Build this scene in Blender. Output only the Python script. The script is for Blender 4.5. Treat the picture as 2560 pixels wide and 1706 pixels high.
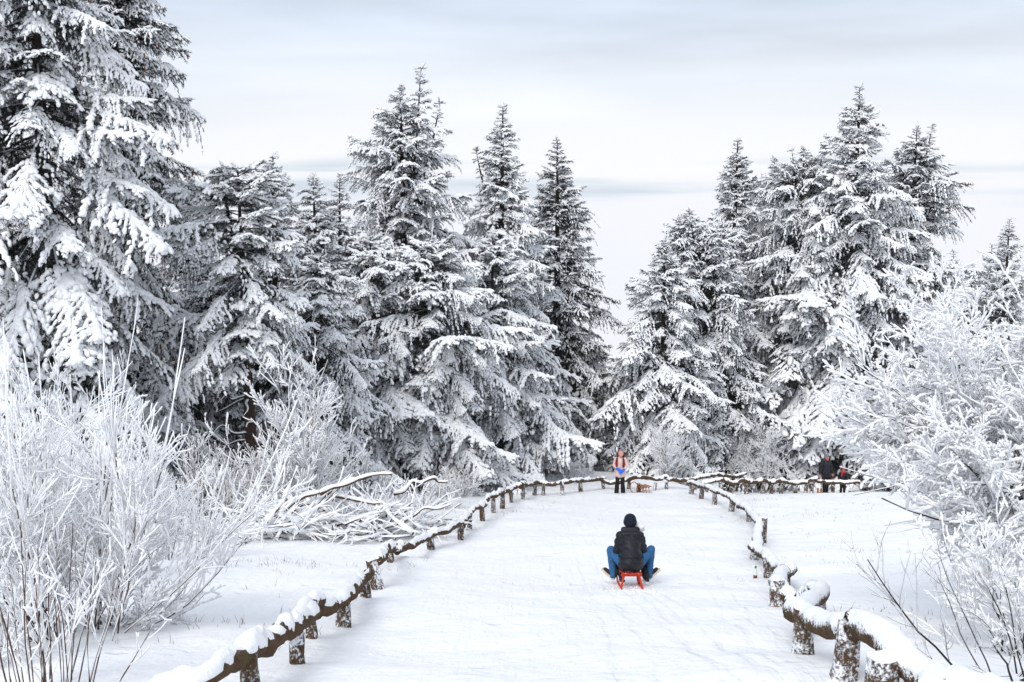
import bpy, bmesh, math, random
import numpy as np
from mathutils import Vector, Matrix, Euler

# ------------------------------------------------------------------ scene, camera, light
for o in list(bpy.data.objects):
    bpy.data.objects.remove(o)
S = bpy.context.scene
COL = S.collection
W_PX, H_PX, F_PX = 2560.0, 1706.0, 2844.0
PITCH = math.radians(8.07)
CAM = np.array([0.0, 0.0, 1.7])

cam_d = bpy.data.cameras.new('camera')
cam_d.sensor_width = 36.0
cam_d.lens = 36.0 * F_PX / W_PX
cam_d.clip_start = 0.1
cam_d.clip_end = 40000.0
cam = bpy.data.objects.new('camera', cam_d)
COL.objects.link(cam)
cam.location = CAM
cam.rotation_euler = (math.radians(90) - PITCH, 0, 0)
S.camera = cam
S.render.resolution_x, S.render.resolution_y = 1024, 682

SUN_EL, SUN_AZ = math.radians(45), math.radians(204)      # compass: 0 = +y, clockwise
wd = bpy.data.worlds.new('World')
S.world = wd
wd.use_nodes = True


def build_world():
    nt = wd.node_tree
    nt.nodes.clear()
    N, Lk = nt.nodes.new, nt.links.new
    out = N('ShaderNodeOutputWorld')
    bg = N('ShaderNodeBackground')
    Lk(bg.outputs[0], out.inputs[0])
    sky = N('ShaderNodeTexSky')
    sky.sky_type = 'NISHITA'
    sky.sun_disc = False
    sky.sun_elevation = SUN_EL
    sky.sun_rotation = SUN_AZ
    sky.altitude = 800
    skm = N('ShaderNodeMix'); skm.data_type = 'RGBA'; skm.blend_type = 'MULTIPLY'
    skm.inputs[0].default_value = 1.0
    Lk(sky.outputs[0], skm.inputs[6]); skm.inputs[7].default_value = (0.11, 0.11, 0.11, 1)
    tc = N('ShaderNodeTexCoord')
    sep = N('ShaderNodeSeparateXYZ'); Lk(tc.outputs['Generated'], sep.inputs[0])
    # streaky cloud noise (stretched along the horizon)
    mp = N('ShaderNodeMapping'); mp.inputs['Scale'].default_value = (2.2, 2.2, 16.0)
    Lk(tc.outputs['Generated'], mp.inputs[0])
    nz = N('ShaderNodeTexNoise'); nz.inputs['Scale'].default_value = 1.5
    nz.inputs['Detail'].default_value = 3.5; nz.inputs['Roughness'].default_value = 0.5
    Lk(mp.outputs[0], nz.inputs['Vector'])
    mp2 = N('ShaderNodeMapping'); mp2.inputs['Scale'].default_value = (2.4, 2.4, 9.0)
    Lk(tc.outputs['Generated'], mp2.inputs[0])
    nz2 = N('ShaderNodeTexNoise'); nz2.inputs['Scale'].default_value = 1.2
    nz2.inputs['Detail'].default_value = 2.0
    Lk(mp2.outputs[0], nz2.inputs['Vector'])

    def M(op, a, b=None, c=None):
        m = N('ShaderNodeMath'); m.operation = op
        for i, v in enumerate((a, b, c)):
            if v is None: continue
            if isinstance(v, (int, float)): m.inputs[i].default_value = v
            else: Lk(v, m.inputs[i])
        return m.outputs[0]
    # elevation warped by noise so that the bands are uneven
    w1 = M('MULTIPLY', M('SUBTRACT', nz2.outputs[0], 0.5), 0.06)
    el = M('ADD', sep.outputs[2], w1)
    ramp = N('ShaderNodeValToRGB')
    Lk(M('MULTIPLY_ADD', el, 1.0, 0.5), ramp.inputs[0])
    cr = ramp.color_ramp
    stops = [(0.0, (.85, .865, .93)), (0.49, (.86, .875, .94)), (0.512, (.89, .905, .945)), (0.545, (.87, .885, .93)),
             (0.580, (.77, .81, .88)), (0.64, (.63, .70, .81)), (1.0, (.66, .72, .82))]
    e = cr.elements
    e[0].position, e[0].color = stops[0][0], (*stops[0][1], 1)
    e[1].position, e[1].color = stops[-1][0], (*stops[-1][1], 1)
    for p, c in stops[1:-1]:
        k = e.new(p); k.color = (*c, 1)
    # low belt of grey cloud just above the sea of fog, broken along its length
    def mr(v, a, b):
        r = N('ShaderNodeMapRange'); r.interpolation_type = 'SMOOTHSTEP'; Lk(v, r.inputs[0])
        r.inputs[1].default_value = a; r.inputs[2].default_value = b
        return r.outputs[0]
    nz3 = N('ShaderNodeTexNoise'); nz3.inputs['Scale'].default_value = 2.0; nz3.inputs['Detail'].default_value = 4
    mp3 = N('ShaderNodeMapping'); mp3.inputs['Scale'].default_value = (1.0, 1.0, 22.0)
    Lk(tc.outputs['Generated'], mp3.inputs[0]); Lk(mp3.outputs[0], nz3.inputs['Vector'])
    belt = M('MULTIPLY', mr(el, -.032, -.004), mr(el, .021, .008))
    belt = M('MULTIPLY', belt, mr(nz3.outputs[0], .42, .60))
    bm_ = N('ShaderNodeMix'); bm_.data_type = 'RGBA'
    Lk(belt, bm_.inputs[0]); Lk(ramp.outputs[0], bm_.inputs[6]); bm_.inputs[7].default_value = (.60, .675, .76, 1)
    ramp_out = bm_.outputs[2]
    # cloud brightness modulation
    mod = M('MULTIPLY_ADD', M('SUBTRACT', nz.outputs[0], 0.5), 0.62, 1.0)
    # modulation grows above the horizon belt
    fade = N('ShaderNodeMapRange'); Lk(sep.outputs[2], fade.inputs[0])
    fade.inputs[1].default_value = 0.03; fade.inputs[2].default_value = 0.12
    modf = M('ADD', M('MULTIPLY', M('SUBTRACT', mod, 1.0), fade.outputs[0]), 1.0)
    vm = N('ShaderNodeVectorMath'); vm.operation = 'SCALE'
    Lk(ramp_out, vm.inputs[0]); Lk(modf, vm.inputs['Scale'])
    mix = N('ShaderNodeMix'); mix.data_type = 'RGBA'
    mix.inputs[0].default_value = 0.96
    Lk(skm.outputs[2], mix.inputs[6]); Lk(vm.outputs[0], mix.inputs[7])
    Lk(mix.outputs[2], bg.inputs[0])
    bg.inputs[1].default_value = 0.80


build_world()
sun_d = bpy.data.lights.new('sun', 'SUN')
sun_d.energy = 1.5
sun_d.angle = math.radians(24)
sun_d.color = (1.0, 0.97, 0.93)
sun = bpy.data.objects.new('sun', sun_d)
COL.objects.link(sun)
sdir = Vector((math.sin(SUN_AZ) * math.cos(SUN_EL), math.cos(SUN_AZ) * math.cos(SUN_EL), math.sin(SUN_EL)))
sun.rotation_euler = (-sdir).to_track_quat('-Z', 'Y').to_euler()
sun.location = (0, -20, 40)
S.view_settings.view_transform = 'Standard'
S.view_settings.look = 'None'
S.view_settings.gamma = 1.0
S.view_settings.exposure = 0.50
S.view_settings.use_curve_mapping = False
S.cycles.max_bounces = 7
S.cycles.diffuse_bounces = 4
S.cycles.use_denoising = True

# ------------------------------------------------------------------ projection helpers
_cp, _sp = math.cos(PITCH), math.sin(PITCH)


def ray(px, py):
    a, b = (px - W_PX / 2) / F_PX, -(py - H_PX / 2) / F_PX
    return np.array([a, _cp + b * _sp, -_sp + b * _cp])


def at(px, py, Y):
    d = ray(px, py)
    return CAM + d * (Y / d[1])


def depth(p):
    return (p[1] - CAM[1]) * _cp - (p[2] - CAM[2]) * _sp


def ppm(p):
    return F_PX / depth(p)


# ------------------------------------------------------------------ terrain
_cy = np.array([-60, -20, 0, 10, 18.2, 25, 35, 43, 50, 56, 62, 70, 90, 130, 200, 300, 600, 4000])
_cz = np.array([6, 3.6, 0, -2.85, -5.07, -6.72, -8.82, -10.4, -11.45, -12.6, -14.2, -17, -24.5, -38, -58, -80, -140., -900.])
_yy = np.arange(-60, 4000, 0.5)
_zz = np.interp(_yy, _cy, _cz)
for _ in range(3):
    _zz[6:-6] = np.convolve(_zz, np.ones(13) / 13, 'same')[6:-6]
_rng0 = np.random.RandomState(5)
_wav = [(_rng0.uniform(-1, 1) * f, _rng0.uniform(-1, 1) * f, _rng0.uniform(0, 6.28), a)
        for f, a, n in ((0.35, .05, 6), (1.0, .018, 8), (2.6, .009, 10), (6.0, .004, 12)) for _ in range(n)]


def sstep(a, b, x):
    t = np.clip((x - a) / (b - a), 0, 1)
    return t * t * (3 - 2 * t)


_mounds = []


def height(x, y, rough=True):
    x = np.asarray(x, float); y = np.asarray(y, float)
    z = np.interp(y, _yy, _zz)
    # the field on the right rolls over a crest
    f = np.interp(y, [40, 44, 48, 52, 60, 80, 700], [0, .22, .62, 1.0, 1.2, 1.2, 1.2])
    z = z - sstep(6.2, 9.0, x) * f
    if rough:
        for a, b, p, m in _wav:
            z = z + m * np.sin(a * x + b * y + p)
    return z


def hit(px, py, y0=5.0, y1=75.0):
    prev = y0
    for Y in np.arange(y0, y1, 0.1):
        p = at(px, py, Y)
        if p[2] < height(p[0], p[1]):
            lo, hi = prev, Y
            for _ in range(18):
                m = (lo + hi) / 2
                q = at(px, py, m)
                if q[2] < height(q[0], q[1]): hi = m
                else: lo = m
            q = at(px, py, hi)
            q[2] = float(height(q[0], q[1]))
            return q
        prev = Y
    p = at(px, py, 46)
    p[2] = float(height(p[0], p[1]))
    return p


# ------------------------------------------------------------------ materials
MATS = {}


def mat(name, color, rough=0.7, build=None, spec=0.3):
    m = bpy.data.materials.new(name)
    m.use_nodes = True
    b = m.node_tree.nodes['Principled BSDF']
    b.inputs['Base Color'].default_value = (*color, 1)
    b.inputs['Roughness'].default_value = rough
    b.inputs['Specular IOR Level'].default_value = spec
    if build: build(m.node_tree, b)
    MATS[name] = m
    return m


def _noise(nt, scale, detail=3, rough=.55, coord='Object', stretch=None):
    tc = nt.nodes.new('ShaderNodeTexCoord')
    n = nt.nodes.new('ShaderNodeTexNoise')
    n.inputs['Scale'].default_value = scale
    n.inputs['Detail'].default_value = detail
    n.inputs['Roughness'].default_value = rough
    src = tc.outputs[coord]
    if stretch:
        mp = nt.nodes.new('ShaderNodeMapping'); mp.inputs['Scale'].default_value = stretch
        nt.links.new(src, mp.inputs[0]); src = mp.outputs[0]
    nt.links.new(src, n.inputs['Vector'])
    return n.outputs[0]


def _math(nt, op, a, b=None, clamp=False):
    m = nt.nodes.new('ShaderNodeMath'); m.operation = op; m.use_clamp = clamp
    for i, v in enumerate((a, b)):
        if v is None: continue
        if isinstance(v, (int, float)): m.inputs[i].default_value = v
        else: nt.links.new(v, m.inputs[i])
    return m.outputs[0]


def _mixc(nt, f, a, b):
    m = nt.nodes.new('ShaderNodeMix'); m.data_type = 'RGBA'
    for i, v in ((0, f), (6, a), (7, b)):
        if isinstance(v, (int, float)): m.inputs[i].default_value = v
        elif isinstance(v, tuple): m.inputs[i].default_value = (*v, 1)
        else: nt.links.new(v, m.inputs[i])
    return m.outputs[2]


def _range(nt, v, a, b):
    m = nt.nodes.new('ShaderNodeMapRange'); m.interpolation_type = 'SMOOTHSTEP'
    nt.links.new(v, m.inputs[0])
    m.inputs[1].default_value = a; m.inputs[2].default_value = b
    return m.outputs[0]


def _bump(nt, b, h, strength, dist):
    n = nt.nodes.new('ShaderNodeBump')
    n.inputs['Strength'].default_value = strength
    n.inputs['Distance'].default_value = dist
    nt.links.new(h, n.inputs['Height'])
    nt.links.new(n.outputs[0], b.inputs['Normal'])


def _up(nt):
    g = nt.nodes.new('ShaderNodeNewGeometry')
    s = nt.nodes.new('ShaderNodeSeparateXYZ')
    nt.links.new(g.outputs['Normal'], s.inputs[0])
    return s.outputs[2]


def b_ground(nt, b):
    n1 = _noise(nt, 1.6, 4)
    n2 = _noise(nt, 7.0, 3)
    n3 = _noise(nt, 30.0, 2)
    tr = _noise(nt, 1.0, 3, stretch=(4.0, .45, 0))
    h = _math(nt, 'ADD', _math(nt, 'MULTIPLY', n1, .9), _math(nt, 'MULTIPLY', n2, .35))
    h = _math(nt, 'ADD', h, _math(nt, 'MULTIPLY', n3, .10))
    h = _math(nt, 'ADD', h, _math(nt, 'MULTIPLY', tr, .55))
    tr2 = _noise(nt, 1.0, 2, stretch=(11.0, .4, 0))
    h = _math(nt, 'ADD', h, _math(nt, 'MULTIPLY', tr2, .10))
    tcg = nt.nodes.new('ShaderNodeTexCoord'); sp = nt.nodes.new('ShaderNodeSeparateXYZ'); nt.links.new(tcg.outputs['Object'], sp.inputs[0])
    gx = _math(nt, 'ADD', sp.outputs[0], _math(nt, 'MULTIPLY', _math(nt, 'SUBTRACT', _noise(nt, .8, 2), .5), .25))
    for (x0, sl, am, fq, ph) in ((.9, .045, .5, .11, .3), (1.26, .045, .5, .11, .3), (1.9, .02, .35, .17, 2.0), (2.25, .02, .35, .17, 2.0), (-.3, .075, .6, .09, 1.1), (.05, .075, .6, .09, 1.1), (2.7, .03, .7, .13, 4.0), (3.04, .03, .7, .13, 4.0)):
        c = _math(nt, 'ADD', _math(nt, 'MULTIPLY', sp.outputs[1], sl), x0)
        w = _math(nt, 'MULTIPLY', _math(nt, 'SINE', _math(nt, 'ADD', _math(nt, 'MULTIPLY', sp.outputs[1], fq), ph)), am)
        d = _math(nt, 'ABSOLUTE', _math(nt, 'SUBTRACT', gx, _math(nt, 'ADD', c, w)))
        h = _math(nt, 'SUBTRACT', h, _math(nt, 'MULTIPLY', _range(nt, d, .075, .015), .12))
    vo = nt.nodes.new('ShaderNodeTexVoronoi'); vo.inputs['Scale'].default_value = 2.3; nt.links.new(tcg.outputs['Object'], vo.inputs['Vector'])
    dent = _math(nt, 'MULTIPLY', _range(nt, vo.outputs['Distance'], .30, .16), _range(nt, _noise(nt, .45, 2), .50, .60))
    h = _math(nt, 'SUBTRACT', h, _math(nt, 'MULTIPLY', dent, .30))
    _bump(nt, b, h, .85, .10)
    grit = _range(nt, _noise(nt, 22.0, 4, .7), .70, .80)
    nt.links.new(_mixc(nt, _math(nt, 'MULTIPLY', grit, .25), (.93, .935, .95), (.50, .48, .46)), b.inputs['Base Color'])


def b_snow(nt, b):
    _bump(nt, b, _noise(nt, 26.0, 3), .6, .03)


def b_needles(nt, b):
    n = _noise(nt, 7.5, 4, .75)
    big = _noise(nt, .9, 2)
    f = _range(nt, _math(nt, 'ADD', _math(nt, 'MULTIPLY', n, 1.0), _math(nt, 'MULTIPLY', big, .35)), .68, .84)
    nt.links.new(_mixc(nt, _math(nt, 'MULTIPLY', f, .45), (.006, .009, .005), (.76, .78, .82)), b.inputs['Base Color'])


def b_needles_dark(nt, b):
    n = _noise(nt, 7.5, 4, .75)
    f = _range(nt, n, .62, .76)
    nt.links.new(_mixc(nt, _math(nt, 'MULTIPLY', f, .40), (.005, .007, .004), (.56, .58, .62)), b.inputs['Base Color'])


def b_bark(nt, b):
    n = _noise(nt, 9.0, 4, .65, stretch=(1, 1, .35))
    nt.links.new(_mixc(nt, n, (.012, .008, .006), (.075, .048, .034)), b.inputs['Base Color'])
    _bump(nt, b, n, .8, .03)


def b_bark_limb(nt, b):
    n = _noise(nt, 9.0, 3)
    up = _up(nt)
    f = _range(nt, _math(nt, 'ADD', up, _math(nt, 'MULTIPLY', n, .8)), .45, .95)
    nt.links.new(_mixc(nt, f, (.035, .024, .018), (.84, .86, .90)), b.inputs['Base Color'])


def frost_wood(lo, hi, bias, amp):
    def f(nt, b):
        grain = _noise(nt, 14.0, 4, .65)
        moss = _range(nt, _noise(nt, 4.5, 3), .56, .70)
        wood = _mixc(nt, grain, (.022, .014, .009), (.155, .095, .055))
        wood = _mixc(nt, _math(nt, 'MULTIPLY', moss, .7), wood, (.075, .075, .022))
        sp = _noise(nt, 32.0, 4, .75)
        sp2 = _noise(nt, 6.0, 2)
        up = _up(nt)
        v = _math(nt, 'ADD', _math(nt, 'MULTIPLY', up, .55), _math(nt, 'MULTIPLY', sp, amp))
        v = _math(nt, 'ADD', v, _math(nt, 'MULTIPLY', sp2, .35))
        fr = _range(nt, _math(nt, 'ADD', v, bias), lo, hi)
        nt.links.new(_mixc(nt, fr, wood, (.86, .88, .92)), b.inputs['Base Color'])
        _bump(nt, b, _math(nt, 'ADD', grain, _math(nt, 'MULTIPLY', fr, .6)), .7, .02)
    return f


def b_rime(nt, b):
    n = _noise(nt, 40.0, 2)
    nt.links.new(_mixc(nt, _range(nt, n, .3, .7), (.92, .925, .945), (.955, .957, .965)), b.inputs['Base Color'])
    _bump(nt, b, n, .5, .015)


def b_fabric(c1, c2, scale=30, bump=.25):
    def f(nt, b):
        n = _noise(nt, scale, 3, .6)
        nt.links.new(_mixc(nt, n, c1, c2), b.inputs['Base Color'])
        n2 = _noise(nt, 9.0, 2)
        _bump(nt, b, _math(nt, 'ADD', _math(nt, 'MULTIPLY', n, .2), n2), bump, .02)
    return f


mat('snow_ground', (.9, .91, .94), .75, b_ground, .2)
mat('snow', (.93, .935, .95), .8, b_snow, .15)
mat('rime', (.86, .88, .91), .8, b_rime, .15)
mat('needles', (.02, .03, .02), .75, b_needles, .15)
mat('needles_dark', (.02, .03, .02), .75, b_needles_dark, .15)
mat('bark', (.05, .03, .02), .9, b_bark, .1)
mat('limb', (.05, .03, .02), .9, b_bark_limb, .1)
mat('twig', (.085, .050, .034), .85)
mat('twig_black', (.02, .016, .015), .85)
mat('fence_wood', (.1, .06, .04), .9, frost_wood(.66, .80, 0.0, .95), .1)
mat('fence_wood_frosted', (.1, .06, .04), .9, frost_wood(.70, .90, .04, 1.05), .1)
mat('fence_rail', (.1, .06, .04), .9, frost_wood(.95, 1.1, 0.05, .5), .1)
mat('cut_end', (.03, .025, .02), .9)
mat('wire', (.02, .02, .022), .5)
mat('cone_brown', (.16, .055, .025), .8)
mat('dead_leaf', (.20, .085, .035), .8)
mat('straw', (.17, .11, .075), .85)
mat('black_cloth', (.010, .012, .017), .52, b_fabric((.005, .006, .009), (.010, .012, .018)))
mat('navy_knit', (.006, .009, .022), .9, b_fabric((.005, .007, .017), (.010, .014, .032), 60))
mat('denim', (.02, .09, .25), .85, b_fabric((.008, .055, .155), (.045, .17, .36), 11, .6))
mat('black_pants', (.006, .006, .007), .85)
mat('shoe_black', (.010, .010, .012), .6)
mat('sole_cream', (.62, .52, .38), .8)
mat('sole_white', (.72, .72, .72), .7)
mat('red_paint', (.62, .045, .012), .45, b_fabric((.66, .055, .012), (.46, .03, .01), 12, .1))
mat('varnish_wood', (.38, .15, .04), .4, b_fabric((.42, .17, .045), (.28, .10, .03), 14, .05))
mat('seat_black', (.012, .011, .011), .5)
mat('skin', (.60, .33, .25), .6)
mat('skin_red', (.56, .17, .13), .6)
mat('pink_knit', (.62, .26, .23), .9, b_fabric((.56, .22, .20), (.70, .32, .28), 60))
mat('pale_pink', (.70, .50, .45), .8, b_fabric((.64, .45, .41), (.76, .56, .50), 20, .5))
mat('maroon', (.16, .008, .016), .85)
mat('mitten_blue', (.015, .15, .72), .7)
mat('hair_dark', (.02, .010, .008), .7)
mat('fur_dark', (.045, .02, .014), .95)
mat('white_fluff', (.80, .79, .80), .95)
mat('grey_knit', (.16, .17, .20), .95)
mat('red_cloth', (.45, .02, .035), .8)
mat('lip', (.42, .10, .09), .6)
mat('bottle_clear', (.72, .78, .74), .15)
mat('bottle_green', (.02, .28, .05), .4)
mat('metal', (.35, .36, .38), .4)


# ------------------------------------------------------------------ mesh helpers
def mesh_obj(name, V, F, mats, midx=None, smooth=False, parent=None, origin=None):
    """One mesh object from arrays of vertices and triangles (or quads)."""
    V = np.asarray(V, np.float32).reshape(-1, 3)
    F = np.asarray(F, np.int32)
    if origin is not None:
        V = V - np.asarray(origin, np.float32)
    k = F.shape[1]
    me = bpy.data.meshes.new(name)
    me.vertices.add(len(V)); me.vertices.foreach_set('co', V.ravel())
    me.loops.add(F.size); me.loops.foreach_set('vertex_index', F.ravel())
    me.polygons.add(len(F))
    me.polygons.foreach_set('loop_start', np.arange(0, F.size, k, dtype=np.int32))
    me.polygons.foreach_set('loop_total', np.full(len(F), k, np.int32))
    if midx is not None: me.polygons.foreach_set('material_index', np.asarray(midx, np.int32))
    sm = np.full(len(F), bool(smooth)) if np.isscalar(smooth) else np.asarray(smooth, bool)
    me.polygons.foreach_set('use_smooth', sm)
    for m in mats: me.materials.append(MATS[m])
    me.update(calc_edges=True)
    ob = bpy.data.objects.new(name, me)
    COL.objects.link(ob)
    if parent is not None: ob.parent = parent
    if origin is not None: ob.location = origin
    return ob


def empty(name, loc, label, cat, group=None, rz=0):
    o = bpy.data.objects.new(name, None)
    o.empty_display_size = .2
    COL.objects.link(o)
    o.location = loc; o.rotation_euler = (0, 0, rz)
    tag(o, label, cat, group)
    return o


def tag(o, label, cat, group=None, kind=None):
    if label: o['label'] = label
    if cat: o['category'] = cat
    if group: o['group'] = group
    if kind: o['kind'] = kind
    return o


class Acc:
    """Collects triangle soups that belong to one part."""
    def __init__(s): s.V, s.F, s.M, s.S, s.n = [], [], [], [], 0

    def add(s, V, F, m=0, smooth=True):
        V = np.asarray(V, float).reshape(-1, 3); F = np.asarray(F, int)
        if len(F) == 0: return s
        if F.shape[1] == 4: F = np.concatenate([F[:, [0, 1, 2]], F[:, [0, 2, 3]]])
        s.V.append(V); s.F.append(F + s.n); s.n += len(V)
        s.M.append(np.full(len(F), m)); s.S.append(np.full(len(F), smooth))
        return s

    def build(s, name, mats, parent=None, origin=None):
        return mesh_obj(name, np.concatenate(s.V), np.concatenate(s.F), mats, np.concatenate(s.M),
                        np.concatenate(s.S), parent, origin)


def batch_tubes(P, R, sides=4, cap=True):
    """P (n,k,3) centre lines, R (n,k) radii -> vertices and triangles of n tubes."""
    P = np.asarray(P, float); R = np.asarray(R, float)
    n, k, _ = P.shape
    T = np.gradient(P, axis=1)
    T /= np.linalg.norm(T, axis=2, keepdims=True) + 1e-9
    ref = np.where(np.abs(T[..., 2:3]) > .95, np.array([1., 0, 0]), np.array([0, 0, 1.]))
    A = np.cross(T, ref); A /= np.linalg.norm(A, axis=2, keepdims=True) + 1e-9
    B = np.cross(A, T)
    ang = np.arange(sides) * 2 * np.pi / sides + .4
    V = P[:, :, None, :] + R[:, :, None, None] * (A[:, :, None, :] * np.cos(ang)[:, None] + B[:, :, None, :] * np.sin(ang)[:, None])
    i = np.arange(k - 1)[:, None]; j = np.arange(sides)[None, :]
    a = i * sides + j; b = i * sides + (j + 1) % sides
    q = np.stack([a, a + sides, b + sides, b], -1).reshape(-1, 4)
    tri = np.concatenate([q[:, [0, 1, 2]], q[:, [0, 2, 3]]])
    if cap:
        c = [(0, t, t + 1) for t in range(1, sides - 1)]
        e = (k - 1) * sides
        c += [(e, e + t + 1, e + t) for t in range(1, sides - 1)]
        tri = np.concatenate([tri, np.array(c)])
    F = (tri[None] + (np.arange(n) * k * sides)[:, None, None]).reshape(-1, 3)
    return V.reshape(-1, 3), F


def tube(pts, rad, sides=8):
    P = np.asarray(pts, float)[None]
    R = np.broadcast_to(np.asarray(rad, float), (1, P.shape[1]))
    return batch_tubes(P, R, sides)


def box(c, s, R=None):
    c = np.asarray(c, float); s = np.asarray(s, float) / 2
    v = np.array([[x, y, z] for x in (-1, 1) for y in (-1, 1) for z in (-1, 1)], float) * s
    if R is not None: v = v @ np.asarray(R).T
    f = np.array([[0, 1, 3, 2], [4, 6, 7, 5], [0, 4, 5, 1], [2, 3, 7, 6], [0, 2, 6, 4], [1, 5, 7, 3]])
    return v + c, f


def catmull(P, n):
    P = np.asarray(P, float)
    Q = np.concatenate([[2 * P[0] - P[1]], P, [2 * P[-1] - P[-2]]])
    out = []
    for i in range(len(P) - 1):
        p0, p1, p2, p3 = Q[i:i + 4]
        t = np.linspace(0, 1, n, endpoint=False)[:, None]
        out.append(.5 * (2 * p1 + (p2 - p0) * t + (2 * p0 - 5 * p1 + 4 * p2 - p3) * t ** 2 + (3 * p1 - p0 - 3 * p2 + p3) * t ** 3))
    out.append(P[-1:])
    return np.concatenate(out)


# ------------------------------------------------------------------ the ground
def build_ground():
    xs = np.concatenate([[-260, -160, -100, -70], np.linspace(-50, -15, 40)[:-1], np.linspace(-15, 16, 215),
                         np.linspace(16, 50, 40)[1:], [70, 100, 160, 260]])
    ys = np.concatenate([[-60, -40, -25, -15, -8, -4], np.linspace(-1, 7, 14)[:-1], np.linspace(7, 28, 150),
                         np.linspace(28, 52, 100)[1:], np.linspace(52, 90, 40)[1:], [100, 115, 130, 160, 200, 260]])
    X, Y = np.meshgrid(xs, ys)
    Z = height(X, Y)
    for mx, my, h, r in _mounds:
        d2 = (X - mx) ** 2 + (Y - my) ** 2
        Z += h * np.exp(-d2 / (r * r))
    V = np.stack([X, Y, Z], -1).reshape(-1, 3)
    nx, ny = len(xs), len(ys)
    i = np.arange(ny - 1)[:, None]; j = np.arange(nx - 1)[None]
    a = i * nx + j
    F = np.stack([a, a + 1, a + nx + 1, a + nx], -1).reshape(-1, 4)
    g = mesh_obj('ground', V, F, ['snow_ground'], smooth=True)
    g['kind'] = 'structure'



# ------------------------------------------------------------------ spruce trees
_rngp = np.random.RandomState(11)


def _snow_proto():
    r = _rngp
    xs = np.array([.08, .45, .82]); pr = np.array([.75, 1.0, .7])
    ang = np.arange(5) * 2 * np.pi / 5
    V = [[-.08, 0, 0]]
    for x, p in zip(xs, pr):
        for a in ang:
            k = p * r.uniform(.65, 1.3)
            V.append([x + r.uniform(-.06, .06), k * math.cos(a), k * math.sin(a)])
    V.append([1.02, 0, -.1])
    F = []
    for j in range(5): F.append([0, 1 + (j + 1) % 5, 1 + j])
    for i in range(2):
        for j in range(5):
            a, b = 1 + i * 5 + j, 1 + i * 5 + (j + 1) % 5
            F += [[a, b, b + 5], [a, b + 5, a + 5]]
    for j in range(5): F.append([16, 11 + j, 11 + (j + 1) % 5])
    return np.array(V), np.array(F)


def _needle_proto(n=13):
    r = _rngp
    V = []
    for i in range(n):
        x = r.uniform(-.05, 1.0)
        sgn = 1 if i % 2 else -1
        tip = np.array([x + r.uniform(.10, .30), sgn * r.uniform(.08, .34), -r.uniform(.02, .34)])
        base = np.array([x, 0, .0])
        w = np.array([.05, 0, r.uniform(-.03, .03)])
        V += [base - w, base + w, tip]
    return np.array(V), np.arange(n * 3).reshape(-1, 3)


SNOWP = [_snow_proto() for _ in range(7)]
NEEDP = [_needle_proto() for _ in range(7)]


def frames(D, roll):
    D = D / (np.linalg.norm(D, axis=1, keepdims=True) + 1e-9)
    up = np.tile(np.array([0, 0, 1.]), (len(D), 1))
    up[np.abs(D[:, 2]) > .97] = [0, 1, 0]
    Sd = np.cross(up, D); Sd /= np.linalg.norm(Sd, axis=1, keepdims=True) + 1e-9
    U = np.cross(D, Sd)
    c, s = np.cos(roll)[:, None], np.sin(roll)[:, None]
    return D, Sd * c + U * s, U * c - Sd * s


def stamp(acc, protos, P, D, Lx, Ry, Rz, roll, m, smooth, rng):
    if len(P) == 0: return
    which = rng.randint(0, len(protos), len(P))
    X, Y, Z = frames(D, roll)
    for k, (V, F) in enumerate(protos):
        s = which == k
        n = int(s.sum())
        if not n: continue
        W = (P[s][:, None, :] + V[None, :, 0:1] * (X[s] * Lx[s, None])[:, None, :]
             + V[None, :, 1:2] * (Y[s] * Ry[s, None])[:, None, :] + V[None, :, 2:3] * (Z[s] * Rz[s, None])[:, None, :])
        Fk = (F[None] + (np.arange(n) * len(V))[:, None, None]).reshape(-1, 3)
        acc.add(W.reshape(-1, 3), Fk, m, smooth)


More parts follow.
